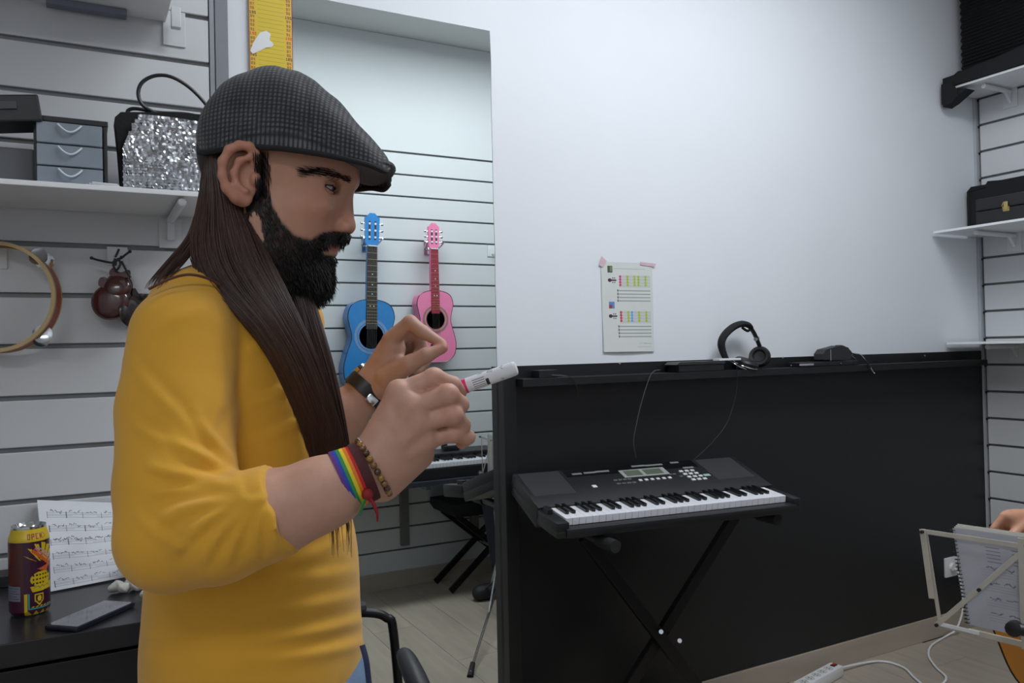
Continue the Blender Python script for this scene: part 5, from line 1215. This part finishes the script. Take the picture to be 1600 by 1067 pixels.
armw = 1/(1+np.exp((wt-.885)/.012)); armw = np.where(wpy > 700, 1/(1+np.exp((wt-.875)/.012)), armw); armw = np.where(wpx > 500, 0, armw)
def ridge(x0, y0, x1, y1, w, A, bow=0.):
    d = np.hypot(x1-x0, y1-y0); s = ((wpx-x0)*(x1-x0)+(wpy-y0)*(y1-y0))/d**2; n_ = ((wpx-x0)*(y1-y0)-(wpy-y0)*(x1-x0))/d-bow*np.clip(s, 0, 1)*(1-np.clip(s, 0, 1))*4
    e = np.exp(-np.clip(-s, 0, 9)**2*60-np.clip(s-1, 0, 9)**2*60)*np.clip(np.sin(np.pi*np.clip(s*.92+.04, 0, 1)), 0, 1)**.5
    return A*e*(np.exp(-(n_/w)**2)-.7*np.exp(-((n_-1.7*w)/(w*.9))**2))
dsp = np.zeros(len(V_))
for a_ in [(372, 752, 232, 728, 9, .0042, 6), (370, 738, 262, 676, 9, .0040, 5), (366, 722, 300, 636, 8, .0034, 4), (376, 764, 240, 772, 9, .0042, -6), (376, 774, 246, 818, 9, .0040, -8), (384, 778, 270, 866, 9, .0042, -10), (396, 780, 316, 880, 8, .0040, -8), (406, 776, 356, 880, 7, .0036, -6), (414, 772, 400, 872, 6, .0034, -4), (424, 780, 436, 866, 6, .0030, -3), (436, 790, 462, 856, 5, .0026, 0),
           (366, 520, 352, 640, 8, .0030, 5), (345, 560, 330, 668, 9, .0026, 6), (200, 560, 330, 690, 10, .0022, -8), (205, 660, 320, 715, 9, .0024, -6), (210, 800, 300, 860, 9, .0024, -8), (240, 520, 330, 480, 12, .0016, 6)]:
    dsp += ridge(*a_)*armw
for a_ in [(235, 1000, 568, 968, 9, .0040, -16), (232, 1030, 570, 1005, 10, .0040, -14), (250, 960, 560, 930, 9, .0028, -12), (300, 905, 560, 890, 9, .0022, -10), (378, 640, 500, 600, 8, .0030, 6), (380, 700, 520, 650, 8, .0026, 6), (376, 560, 440, 520, 8, .0028, 4), (400, 900, 556, 830, 9, .0024, -6)]:
    dsp += ridge(*a_)*(1-armw)
V_ = V_+wn*(dsp*(wt < 1.02))[:, None]*(1 if np.mean(np.sum(wn*(V_-P(390, 700, 1.0)), 1)) > 0 else -1); V_ = relax(V_, F_, 1, .25)
M_yel = mat('mustard_jersey', rgb(214, 158, 42), .85, noise=.06, nscale=14, bump=.08, bscale=700, sheen=.2)
sw_ = link_mesh('sweater', np_mesh('sweater', V_, F_), M_yel, man); tag(sw_, 'mustard yellow long-sleeved sweater, sleeves pushed up')
# first surface of the sweater along each picture direction, so that hair lies on it
GX, GY = np.arange(200, 640, 6), np.arange(380, 900, 6); TT = np.arange(.74, 1.3, .004); HIT = np.full((len(GY), len(GX)), 9.)
for _i, _y in enumerate(GY):
    for _j, _x in enumerate(GX):
        q_ = CAM+ray(_x, _y)[None]*TT[:, None]; ix = np.round((q_-W_.lo)/W_.h).astype(int); ok = np.all((ix >= 0) & (ix < W_.n), 1); vv_ = np.full(len(TT), 1.)
        vv_[ok] = W_.f[ix[ok, 0], ix[ok, 1], ix[ok, 2]]; w_ = np.where(vv_ < 0)[0]
        if len(w_): HIT[_i, _j] = TT[w_[0]]
def hit(px_, py_):
    i = np.clip(np.round((np.asarray(py_)-GY[0])/6).astype(int), 0, len(GY)-1); j = np.clip(np.round((np.asarray(px_)-GX[0])/6).astype(int), 0, len(GX)-1)
    return np.where(np.asarray(py_) < GY[0]-6, 9., HIT[i, j])
# strands -------------------------------------------------------------
def strands(name, curves, rad, material, parent, seg=3):
    vs, fs = [], []
    for c in curves:
        n = len(c); base = len(vs); c = np.asarray(c)
        d = np.gradient(c, axis=0); d /= np.linalg.norm(d, axis=1)[:, None]+1e-9
        x = np.cross(d, [.3, .2, .93]); x /= np.linalg.norm(x, axis=1)[:, None]+1e-9; y = np.cross(d, x)
        w = rad*np.interp(np.linspace(0, 1, n), [0, .1, .7, 1], [.7, 1, .9, .15])[:, None]
        for k in range(seg): vs.append(c+w*(x*math.cos(2*math.pi*k/seg)+y*math.sin(2*math.pi*k/seg)))
        fs.append((n, seg))
    P_, F_ = [], []; b = 0; i = 0
    for n, sg in fs:
        blk = np.stack(vs[i:i+sg], 1).reshape(-1, 3); P_.append(blk); i += sg
        a = b+np.arange(n-1)[:, None]*sg+np.arange(sg)[None]; a2 = b+np.arange(n-1)[:, None]*sg+(np.arange(sg)[None]+1) % sg
        F_.append(np.stack([a, a2, a2+sg, a+sg], -1).reshape(-1, 4)); b += n*sg
    o = link_mesh(name, np_mesh(name, np.vstack(P_), np.vstack(F_)), material, parent); return o
M_hair = mat('dark_brown_hair', rgb(70, 48, 39), .40, noise=.3, nscale=14, stretch=(30, 30, 3), spec=.5)
M_beard = mat('black_beard', rgb(27, 20, 19), .5, noise=.2, nscale=60)
def lock(rows, n, wob=.5, m=24, tail=0., start=0.):
    R_ = np.array(rows, float); out = []
    for _ in range(n):
        u = RNG.random(); v = RNG.random()**.6; e = 1+RNG.normal(0, .03)-abs(RNG.normal(0, .06)); s0 = start*RNG.random()
        yy = np.linspace(R_[0, 0]+(R_[-1, 0]-R_[0, 0])*s0, R_[0, 0]+(R_[-1, 0]-R_[0, 0])*min(e, 1.)+(tail*RNG.random()**3), m); ph = RNG.uniform(0, 6); fr = RNG.uniform(2, 5)
        L_ = np.interp(yy, R_[:, 0], R_[:, 1]); Rr = np.interp(yy, R_[:, 0], R_[:, 2]); t = np.interp(yy, R_[:, 0], R_[:, 3]); th_ = np.interp(yy, R_[:, 0], R_[:, 4])
        uu = u+.05*np.sin(np.linspace(0, fr, m)+ph)*wob; px_ = L_+(Rr-L_)*uu; prof = np.sqrt(np.clip(1-(2*u-1)**2, .02, 1))
        hh = np.minimum(t, hit(px_, yy)-.004); k9 = np.ones(9)/9; hh = np.convolve(np.pad(hh, 4, 'edge'), k9, 'valid'); tt = hh-th_*prof*v-.002
        k = np.ones(5)/5; px2 = np.convolve(np.pad(px_, 2, 'edge'), k, 'valid'); tt = np.convolve(np.pad(tt, 2, 'edge'), k, 'valid')
        out.append(np.array([PD(a, b, c) for a, b, c in zip(px2, yy, tt)]))
    return out
near = [(222, 322, 346, .975, .035), (260, 317, 352, .965, .035), (300, 313, 372, .955, .035), (335, 308, 396, .945, .035), (372, 298, 402, .94, .035), (410, 288, 424, .925, .035), (450, 322, 446, .905, .035), (490, 372, 464, .898, .034), (540, 412, 488, .90, .03), (600, 443, 512, .91, .026), (660, 467, 530, .92, .022), (722, 492, 546, .925, .016)]
far = [(425, 436, 478, 1.01, .03), (470, 449, 492, .995, .03), (520, 462, 507, .985, .028), (580, 481, 524, .98, .024), (640, 503, 537, .975, .02), (712, 528, 549, .97, .014)]
backl = [(300, 312, 330, .95, .01), (340, 304, 326, .945, .012), (375, 290, 312, .93, .012), (405, 262, 296, .915, .012), (432, 238, 270, .90, .01), (452, 222, 250, .885, .006)]
wisp = [(690, 500, 540, .925, .01), (760, 512, 545, .925, .01), (820, 515, 548, .925, .01), (872, 518, 552, .925, .01)]
temple = [(228, 388, 440, .935, .012), (250, 392, 425, .932, .012), (275, 396, 414, .930, .010), (300, 400, 410, .930, .006)]
cur = lock(near, 2800, tail=60)+lock(far, 600, tail=70)+lock(backl, 110)+lock(wisp, 26, 1.5)
hair = strands('hair', cur, .00062, M_hair, man); tag(hair, 'long straight dark brown hair'); hair['kind'] = 'stuff'
# solid heart of each lock so the strands are not see-through
def lock_core(rows, nm, k=.74):
    vs, fs = [], []; R_ = catmull([(a, b, 0) for a, b, *_ in rows], 1); n = 14
    for y, a, b, t, th_ in rows:
        c = (a+b)/2; w = (b-a)/2*k
        for j in range(n):
            an = 2*math.pi*j/n; vs.append(PD(c+w*math.cos(an), y, min(t, float(hit(c+w*math.cos(an), y))+.003)-th_*.10+th_*.26*math.sin(an)))
    for i in range(len(rows)-1):
        for j in range(n): fs.append((i*n+j, i*n+(j+1) % n, (i+1)*n+(j+1) % n, (i+1)*n+j))
    raw(nm, vs, fs, mat('hair_core', rgb(40, 29, 25), .55, noise=.3, nscale=20, stretch=(40, 40, 2)), hair)
lock_core(near, 'hair_lock'); lock_core(far, 'hair_lock')
# beard, mustache, eyebrows, sideburn
nv = np.zeros((len(hV), 3)); fn = np.cross(hV[hF[:, 2]]-hV[hF[:, 0]], hV[hF[:, 3]]-hV[hF[:, 1]])
for k in range(4): np.add.at(nv, hF[:, k], fn)
nv /= np.linalg.norm(nv, axis=1)[:, None]+1e-12
vis = np.where(r_ > 0)[0]
def pick(px_, py_):
    d = (hpx[vis]-px_)**2+(hpy[vis]-py_)**2; c = vis[d < max(9., d.min()+1)]; return c[np.argmin(ht[c])]
if np.mean(np.sum(nv*(hV-H0), 1)) < 0: nv = -nv
cand = np.where((beard > .45) & (lips < .35) & (u_ > -.20))[0]
pk = RNG.choice(cand, 6500)
cur = []
chin = Gl(497, 425, 0)
for i in pk:
    fr, ur = f_[i], u_[i]; low = sm(np.array(Gl(470, 395)[1]-ur), -.01, .03)*sm(np.array(fr), Gl(440, 400)[0], Gl(490, 400)[0]); ln = .005+.014*float(low)+.004*RNG.random()
    mus = math.exp(-((ur-Gl(520, 373, 0)[1])/.010)**2)*(fr > Gl(495, 375, 0)[0])
    if mus > .3: ln = .013
    d0 = nv[i]*.75+hf*.12-hu*.45; d1 = -hu*.9+hf*.30+nv[i]*.10+hr*RNG.normal(0, .12)+hf*RNG.normal(0, .12)
    if mus > .3: d0 = nv[i]*.7+hf*.3-hu*.2; d1 = -hu*.6-hf*.35+hr*.45*np.sign(r_[i]+1e-6)+nv[i]*.25
    p = hV[i]-nv[i]*.001; cur.append(np.array([p, p+unit(d0)*ln*.45, p+unit(d0)*ln*.4+unit(d1)*ln*.4, p+unit(d0)*ln*.42+unit(d1)*ln*.8]))
bd_ = strands('beard', cur, .00055, M_beard, man); bd_['kind'] = 'stuff'
cur, cur2 = [], []
for k in range(520):
    a = RNG.random(); j = pick(473+78*a, 270+13*a-5*math.sin(3.1*a)+RNG.normal(0, 2.6)*(1.1-.5*a)); v_ = -hf*.8+hu*.15+hr*.25; d = unit(v_-nv[j]*(v_@nv[j])); p = hV[j]; q_ = np.array([p, p+d*.004+nv[j]*.0016, p+d*.008+nv[j]*.0010]); cur += [q_, np.array([mir(z) for z in q_])]
for k in range(700):
    a = RNG.random(); j = pick(397+22*RNG.random()+6*a, 236+90*a); d = unit(-hu+hf*.15+nv[j]*.18); p = hV[j]; q_ = np.array([p, p+d*.005, p+d*.010]); cur2 += [q_, np.array([mir(z) for z in q_])]
strands('eyebrows', cur, .0005, M_beard, man)['kind'] = 'stuff'
strands('sideburns', cur2, .00045, M_beard, man)['kind'] = 'stuff'
# flat cap -------------------------------------------------------------
ST = np.array([(311, 233, 238, .020), (314, 212, 238, .048), (322, 187, 238, .062), (336, 163, 236, .073), (356, 142, 232, .081), (382, 126, 230, .086), (410, 117, 230, .089), (440, 114, 232, .090), (470, 121, 236, .089), (500, 139, 242, .087), (530, 166, 249, .083), (556, 196, 255, .077), (578, 222, 260, .069), (595, 240, 264, .058), (606, 251, 267, .044), (611, 260, 267, .022)])
nst, nan = 230, 170; s_i = np.linspace(0, 1, nst); ar = np.concatenate([[0], np.cumsum(np.hypot(np.diff(ST[:, 0]), np.diff(ST[:, 1])))]); ar /= ar[-1]
def sp(col):
    q_ = np.interp(s_i, ar, ST[:, col]); k = np.hanning(13); k /= k.sum(); return np.convolve(np.pad(q_, 6, 'edge'), k, 'valid')
sx, stp, sbt, sw = sp(0), sp(1), sp(2), sp(3); vs = np.zeros((nst, nan, 3)); cl = np.zeros((nst, nan, 3))
base = np.array(rgb(58, 59, 62)); darkc = np.array(rgb(30, 30, 32)); lite = np.array(rgb(104, 105, 108))
for i in range(nst):
    tp_ = G(sx[i], stp[i], 0); rm = G(sx[i], sbt[i], sw[i]); ft_, _, ut = [x for x in toH(tp_[None])]; fb_, _, ub = [x for x in toH(rm[None])]
    an = np.linspace(0, math.pi, nan); c_, s2 = np.cos(an), np.sin(an); pw = .74
    rr_ = sw[i]*np.sign(c_)*np.abs(c_)**pw; uu = ub+(ut-ub)*s2**(pw*.95); ff = fb_+(ft_-fb_)*s2
    fold = .0018*np.sin(rr_*170+s_i[i]*9)*sm(np.array(s_i[i]), .5, .7)+.0012*np.sin(s_i[i]*40+an*3)*(s2**2)
    vs[i] = H0+ff[:, None]*hf+rr_[:, None]*hr+(uu+fold)[:, None]*hu
    # woven check: fine broken lines both ways
    A1 = ff*1000/5.2; B1 = (np.cumsum(np.concatenate([[0], np.hypot(np.diff(rr_), np.diff(uu))])))*1000/5.2
    ck_ = (np.sin(2*math.pi*A1)*.5+.5)*(np.sin(2*math.pi*B1)*.5+.5); st_ = (np.sin(2*math.pi*(A1+B1)*2) > 0)*.35
    w = np.clip(ck_*.95+st_*ck_, 0, 1)[:, None]; cl[i] = darkc*(1-w)+lite*w
    seam = np.exp(-((s_i[i]-.56-.02*np.cos(an))/.004)**2); cl[i] *= (1-.5*seam)[:, None]
ii = np.arange(nst-1)[:, None]*nan+np.arange(nan-1)[None]; F_ = np.stack([ii, ii+1, ii+nan+1, ii+nan], -1).reshape(-1, 4)
M_cap = mat('wool_check', (.05, .05, .05), .95, attr='Col', noise=.35, nscale=45, bump=.3, bscale=900, sheen=.15)
me = np_mesh('flat_cap', vs.reshape(-1, 3), F_); vcol(me, cl.reshape(-1, 3)); cap = link_mesh('flat_cap', me, M_cap, man); tag(cap, 'dark grey checked flat cap')
rim = [vs[i, 0] for i in range(2, nst-4, 4)]; rim2 = [vs[i, -1] for i in range(2, nst-4, 4)]
MB().tube(rim+rim2[::-1], .0032, 8, closed=True).build('sweatband', mat('dark_band', rgb(28, 28, 30), .9, noise=.1), cap, smooth=True)
Vz = SDF(H0-.2, H0+.22, .003)
vc = G(574, 259, 0); vd = unit(G(608, 262, 0)-G(548, 256, 0)); vu = unit(np.cross(hr, vd))
Vz.ell(vc, (vd*.036, hr*.068, vu*.0085), 0)
sl_, X_, Y_, Z_ = Vz._sub(Vz.lo, Vz.lo+Vz.h*Vz.n)
V_, F_ = Vz.mesh(); q_ = (V_-H0)@hr; V_ = V_-hu*(q_**2*2.2)[:, None]; q2 = toH(V_); A1, B1 = q2[0]*1000/5.2, q2[1]*1000/5.2; w = ((np.sin(2*math.pi*A1)*.5+.5)*(np.sin(2*math.pi*B1)*.5+.5))[:, None]
me = np_mesh('visor', V_, F_); vcol(me, darkc*.9*(1-w)+lite*.8*w); link_mesh('visor', me, M_cap, cap)
# seam, neck cord and chain
MB().tube([P(232, 452, .835), P(262, 437, .842), P(293, 429, .85), P(322, 434, .865), P(345, 446, .88)], .0016, 6, smooth_n=6).build('neck_cord', mat('brown_cord', rgb(84, 52, 40), .7, noise=.1), man, smooth=True)
g = MB(); pts = catmull([P(424, 468, .89), P(440, 500, .893), P(460, 545, .895), P(480, 590, .90), P(488, 612, .905)], 9)
for q_ in pts: g.ell(q_-V3(ray(450, 540))*.006, ((.0018, 0, 0), (0, .0018, 0), (0, 0, .0018)), 6, 4)
g.build('neck_chain', M_chrome, man, smooth=True)
# jeans and shoes
J = SDF(PD(405, 1100, 1.0)*np.array([1, 1, 0])-np.array([.32, .32, .02]), PD(405, 1000, 1.0)+np.array([.32, .32, .08]), .0085)
hip = PD(428, 1050, 1.0)
J.ell(np.array([hip[0], hip[1], hip[2]-.02]), (ea*.112, eb*.125, np.array([0, 0, .13])), 0)
feet = []
for s_ in (-1, 1):
    h_ = hip+eb*.066*s_+np.array([0, 0, -.06]); kn2 = h_+ea*.02+eb*.01*s_; kn2[2] = .46; an_ = h_+eb*.02*s_-ea*.02; an_[2] = .09
    J.chain([h_+ea*.01, kn2, an_], [.088, .066, .052], .03); feet.append(an_)
for s_ in (-1, 1): J.planecut(feet[0 if s_ < 0 else 1]*np.array([1, 1, 0])+np.array([0, 0, .055]), (0, 0, -1), .14)
V_, F_ = J.mesh(); V_ = relax(V_, F_, 1, .4)
je = link_mesh('jeans', np_mesh('jeans', V_, F_), mat('blue_denim', rgb(120, 146, 178), .8, noise=.12, nscale=40, bump=.15, bscale=700), man)
MB().tube([PD(566, 1008, .955), PD(572, 1030, .95), PD(575, 1052, .948), PD(578, 1080, .945), PD(582, 1110, .945)], .004, 8, smooth_n=5, flat=.5).build('pocket_edge', mat('navy_denim', rgb(36, 44, 74), .8, noise=.1), je, smooth=True)
for an_ in feet:
    c_ = an_*np.array([1, 1, 0]); Sh = SDF(c_-np.array([.22, .22, 0.01]), c_+np.array([.3, .3, .14]), .006)
    Sh.cone(c_-ea*.05+np.array([0, 0, .045]), c_+ea*.13+np.array([0, 0, .036]), .042, .040, .02); Sh.cone(c_+np.array([0, 0, .05]), c_+np.array([0, 0, .10]), .045, .043, .02); Sh.cut((0, 0, .001), (0, 0, -1))
    V_, F_ = Sh.mesh(); link_mesh('shoe', np_mesh('shoe', V_, F_), mat('dark_shoe', rgb(34, 33, 34), .6, noise=.1), man)
# bracelets on the near wrist, watch on the far one
def ring_pts(c, ax, r, n=40, sq=1., ph=0): X_, Y_, D_ = frame_of(ax); return [V3(c)+X_*math.cos(t+ph)*r+Y_*math.sin(t+ph)*r*sq for t in np.linspace(0, 2*math.pi, n+1)[:-1]]
fa = unit(P(578, 733, .82)-P(500, 768, .805)); bc0 = P(549, 746, .8145)
def band(nm, c, r, w, m, parent=man, h=.0012):
    X_, Y_, D_ = frame_of(fa); g = MB().lathe([(r, -w/2), (r+h, -w/2), (r+h, w/2), (r, w/2), (r, -w/2)], c, fa, 40); return g.build(nm, m, parent, smooth=True)
rb = None
for k, cl_ in enumerate([(98, 46, 130), (36, 66, 170), (44, 140, 70), (224, 200, 40), (222, 120, 30), (196, 32, 36)]):
    cen = bc0+fa*(-.010+.0034*k); rr_ = .0315-.0004*k
    o = band('rainbow_bracelet' if k == 0 else 'stripe', cen, rr_, .0034, mat('rainbow_%d' % k, rgb(*cl_), .7, noise=.08, nscale=200), man if k == 0 else rb)
    if k == 0: rb = o
tag(rb, 'rainbow striped ribbon bracelet')
band('woven_bracelet', bc0+fa*.0135, .0296, .010, mat('maroon_weave', rgb(72, 28, 32), .8, noise=.25, nscale=300), man, .002)
g = thing; bd2 = None; cb = bc0+fa*.024
for k, q_ in enumerate(ring_pts(cb, unit(fa+np.array([0, 0, .15])), .0312, 26)):
    o = MB().ell(q_, ((.0036, 0, 0), (0, .0036, 0), (0, 0, .0036)), 10, 7).build('bead', mat('tiger_bead_%d' % (k % 3), rgb(*((120, 84, 40), (76, 48, 28), (150, 112, 50))[k % 3]), .2, noise=.2, nscale=300, coat=.4), man, smooth=True)
kn3 = P(574, 772, .79)
MB().tube([kn3, P(568, 786, .79), P(562, 805, .792)], [.0028, .0034, .002], 6, smooth_n=5, flat=.5).build('tassel', MATS['rainbow_2'], rb, smooth=True)
MB().tube([kn3, P(582, 784, .79), P(589, 800, .79), P(590, 814, .792)], [.0028, .0036, .002], 6, smooth_n=5, flat=.5).build('tassel', mat('dark_red_ribbon', rgb(140, 26, 30), .7, noise=.1), rb, smooth=True)
MB().ell(kn3, ((.006, 0, 0), (0, .006, 0), (0, 0, .006)), 10, 8).build('knot', MATS['dark_red_ribbon'], rb, smooth=True)
fw = unit(P(578, 606, 1.15)-P(530, 655, 1.135)); wc = P(571, 611, 1.148); X_, Y_, D_ = frame_of(fw)
wa = MB().lathe([(.0300, -.009), (.0325, -.009), (.0325, .009), (.0300, .009), (.0300, -.009)], wc, fw, 40).build('watch_strap', mat('black_leather', rgb(24, 23, 24), .45, noise=.15, nscale=200), man, smooth=True)
bk_ = P(581, 625, 1.118); MB().box(bk_, (.004, .012, .016), .002, Matrix((unit(CAM-bk_), fw, np.cross(unit(CAM-bk_), fw))).transposed()).build('buckle', M_chrome, wa, smooth=True)
MB().cyl(P(566, 582, 1.15), P(562, 577, 1.152), .014, .013, 18).build('watch_case', M_chrome, wa, smooth=True)
# marker pen
m0, m1 = PD(662, 626, .858), PD(803, 576, .852); md = unit(m1-m0); ml = np.linalg.norm(m1-m0)
mk = thing('marker_pen', 'white marker pen with a pink ring held in the near hand', 'marker', m0)
mr_ = .0088*.88
MB().cyl(m0, m0+md*ml*.40, mr_*.92, seg=20).build('cap', M_white, mk, smooth=True)
MB().cyl(m0+md*ml*.402, m0+md*ml*.485, mr_*1.04, seg=20).build('pink_ring', mat('magenta_plastic', rgb(214, 40, 110), .35, noise=.05), mk, smooth=True)
ras = Ras(60, 90, rgb(216, 218, 222))
for k in range(9): ras.line(26+1.5*k, 12, 26+1.5*k, 34, .9, rgb(70, 72, 80), .9)
ras.rect(30, 36, 40, 42, rgb(40, 40, 44)); ras.scribble(14, 20, 6, 14, rgb(110, 112, 120), 6); ras.scribble(16, 40, 7, 18, rgb(120, 122, 130), 8); ras.scribble(14, 66, 10, 10, rgb(120, 122, 130), 6); ras.scribble(36, 56, 6, 12, rgb(140, 142, 150), 6)
vX = unit(CAM-m1); vX = unit(vX-md*(vX@md)); vY = np.cross(md, vX); s0, s1_ = m0+md*ml*.485, m0+md*ml
def mkf(u, v): an = 2*np.pi*(u-.5); return s0+(s1_-s0)*v[:, None]+mr_*(np.cos(an)[:, None]*vX+np.sin(an)[:, None]*vY)
sheet('printed_barrel', mkf, ras, MATS['paper_print'], mk)
MB().lathe([(mr_, 0), (mr_*.9, .003), (mr_*.5, .004), (.0005, .0042)], m1-md*.0005, md, 20).build('end_plug', M_white, mk, smooth=True)
# ------------------------------------------------------------------ seated guitarist, almost wholly outside the picture
Q = np.array([2.25, -1.35, 0.])
fo_, rt_ = np.array([-1., 0, 0]), np.array([0, 1., 0])                    # faces the music stand, right side towards the long wall
def q3(f, r, z): return Q+fo_*f+rt_*r+np.array([0, 0, z])
stl = thing('round_stool', 'black round stool under the seated guitar player', 'stool', Q)
MB().lathe([(.17, .44), (.18, .45), (.18, .475), (.165, .485), (.001, .487)], Q, (0, 0, 1), 32).build('seat', M_blackf, stl, smooth=True)
for k in range(4):
    a = math.pi/4+k*math.pi/2; d = np.array([math.cos(a), math.sin(a), 0]); MB().cyl(Q+d*.19+np.array([0, 0, .004]), Q+d*.11+np.array([0, 0, .44]), .011, seg=10).build('leg', M_blackm, stl, smooth=True)
gb = SDF(Q-np.array([.75, .5, 0]), Q+np.array([.35, .5, 1.55]), .007)
gb.ell(q3(.06, 0, 1.34), ((.098, 0, 0), (0, .076, 0), (0, 0, .115)), 0); gb.cone(q3(.12, 0, 1.29), q3(.14, 0, 1.26), .03, .028, .03); gb.cone(q3(.158, 0, 1.36), q3(.168, 0, 1.315), .009, .013, .012)
for s_ in (1, -1): gb.ell(q3(.04, .08*s_, 1.33), ((.02, 0, 0), (0, .008, 0), (0, 0, .032)), .008)
gb.cone(q3(.02, 0, 1.22), q3(0, 0, 1.08), .056, .06, .03); gb.cone(q3(0, 0, 1.0), q3(0, 0, .62), .10, .10, .04)
elR = q3(.12, .30, .80); wr_ = PD(1622, 812, 2.0)
gb.chain([q3(0, .19, 1.04), elR, wr_], [.05, .042, .029], .02)
hb = PD(1578, 811, 1.98); gb.cone(wr_, hb, .029, .024, .012); gb.cone(wr_, PD(1585, 826, 1.99), .026, .022, .012)
for k in range(4): a_ = PD(1570-2*k, 806+9*k, 1.97+.012*k); gb.chain([hb*.4+a_*.6, a_, PD(1553-1*k, 826+9*k, 1.975+.01*k), PD(1547, 848+8*k, 1.985+.01*k)], [.0125, .0115, .0100, .008], .004)
gb.chain([PD(1600, 822, 1.96), PD(1580, 838, 1.95), PD(1560, 852, 1.955)], [.015, .012, .009], .006)
_gn = (CAM-PD(1679, 985, 1.95)); _gn = unit([_gn[0]-.55, _gn[1]+.35, .12]); _gu = np.array([.20, -.92, .36]); _gu = unit(_gu-_gn*(_gu@_gn)); nk = PD(1672, 985, 1.95)+_gu*.50-_gn*.035
lw = nk+np.array([.03, -.01, -.07]); gb.chain([q3(0, -.19, 1.04), q3(.10, -.27, .80), lw], [.05, .042, .026], .02); gb.cone(lw, nk+np.array([.02, 0, -.03]), .024, .020, .01)
for k in range(4): b0_ = nk+_gu*(-.03+.02*k)+np.array([0, 0, -.028]); gb.chain([b0_-_gn*.01, b0_+_gn*.05+np.array([0, 0, .0]), b0_+_gn*.06+np.array([0, 0, .03])], [.009, .008, .007], .004)
V_, F_ = gb.mesh(); V_ = relax(V_, F_, 1, .4); me = np_mesh('person', V_, F_); vcol(me, np.tile(np.array(rgb(186, 136, 108)), (len(V_), 1)))
gp = link_mesh('person', me, M_skin, None, tuple(Q)); tag(gp, 'seated guitar player at the right edge, only a bare forearm in view', 'person')
ts = SDF(Q-np.array([.3, .4, -.4]), Q+np.array([.3, .4, 1.2]), .008)
ts.cone(q3(0, 0, 1.02), q3(0, 0, .60), .115, .12, .03); ts.cone(q3(0, -.16, 1.07), q3(0, .16, 1.07), .062, .062, .04); ts.cone(q3(0, .19, 1.04), q3(.02, .21, .92), .060, .056, .02); ts.cone(q3(0, -.19, 1.04), q3(.04, -.22, .94), .060, .056, .02)
V_, F_ = ts.mesh(); link_mesh('t_shirt', np_mesh('t_shirt', relax(V_, F_, 1), F_), mat('black_tshirt', rgb(26, 26, 28), .9, noise=.1, nscale=40), gp)
tr = SDF(Q-np.array([.75, .45, 0]), Q+np.array([.3, .45, .8]), .009)
tr.ell(q3(-.02, 0, .58), ((.13, 0, 0), (0, .165, 0), (0, 0, .10)), 0)
for s_, kf, fx_ in ((1, .40, .36), (-1, .44, .46)):
    ky = .11*s_; tr.chain([q3(.02, .085*s_, .56), q3(kf, ky, .53), q3(fx_-.08, ky*1.2, .09)], [.085, .060, .045], .03)
V_, F_ = tr.mesh(); link_mesh('trousers', np_mesh('trousers', relax(V_, F_, 1), F_), mat('dark_trousers', rgb(40, 44, 56), .85, noise=.1, nscale=40), gp)
for s_, fx_ in ((1, .36), (-1, .46)):
    c_ = q3(fx_-.08, .132*s_, 0); Sh = SDF(c_-np.array([.25, .15, 0.01]), c_+np.array([.15, .15, .14]), .007); Sh.cone(c_+np.array([.04, 0, .045]), c_+np.array([-.13, 0, .038]), .042, .038, .02); Sh.cone(c_+np.array([0, 0, .05]), c_+np.array([0, 0, .10]), .044, .042, .02); Sh.cut((0, 0, .001), (0, 0, -1))
    V_, F_ = Sh.mesh(); link_mesh('shoe', np_mesh('shoe', V_, F_), MATS['dark_shoe'], gp)
hs = SDF(Q+np.array([-.2, -.2, 1.15]), Q+np.array([.2, .2, 1.52]), .007); hs.ell(q3(.045, 0, 1.365), ((.104, 0, 0), (0, .084, 0), (0, 0, .108)), 0); hs.ell(q3(.15, 0, 1.31), ((.085, 0, 0), (0, .10, 0), (0, 0, .085)), .01, 's')
V_, F_ = hs.mesh(); link_mesh('hair', np_mesh('hair', V_, F_), M_beard, gp)
OR_T = mat('amber_soundboard', rgb(196, 128, 38), .3, noise=.08, nscale=20, coat=.3); OR_S = mat('amber_side', rgb(120, 66, 30), .35, noise=.1, coat=.3)
gr = guitar('acoustic_guitar', 'amber wooden acoustic guitar on the seated player lap at the right edge', (0, 0, 0), (0, 0, .98), (.175, .118, .135), (OR_T, OR_S, MATS['dark_fretboard'], OR_S, MATS['rosette_brown']), 0, 17, None, False)
gn = (Vector(CAM)-Vector(PD(1679, 985, 1.95))); gn = Vector((gn.x-.55, gn.y+.35, .12)).normalized(); gu = Vector((.20, -.92, .36)); gu = (gu-gn*gu.dot(gn)).normalized(); gx = gu.cross(gn)
Mx = Matrix((gx, gn, gu)).transposed()       # local x, y (front), z (neck)
if Mx.determinant() < 0: Mx = Matrix((-gx, gn, gu)).transposed()
bot = V3(PD(1652, 985, 1.95))-gu*.135-gn*.08
gr.matrix_world = Matrix.Translation(bot) @ Mx.to_4x4()
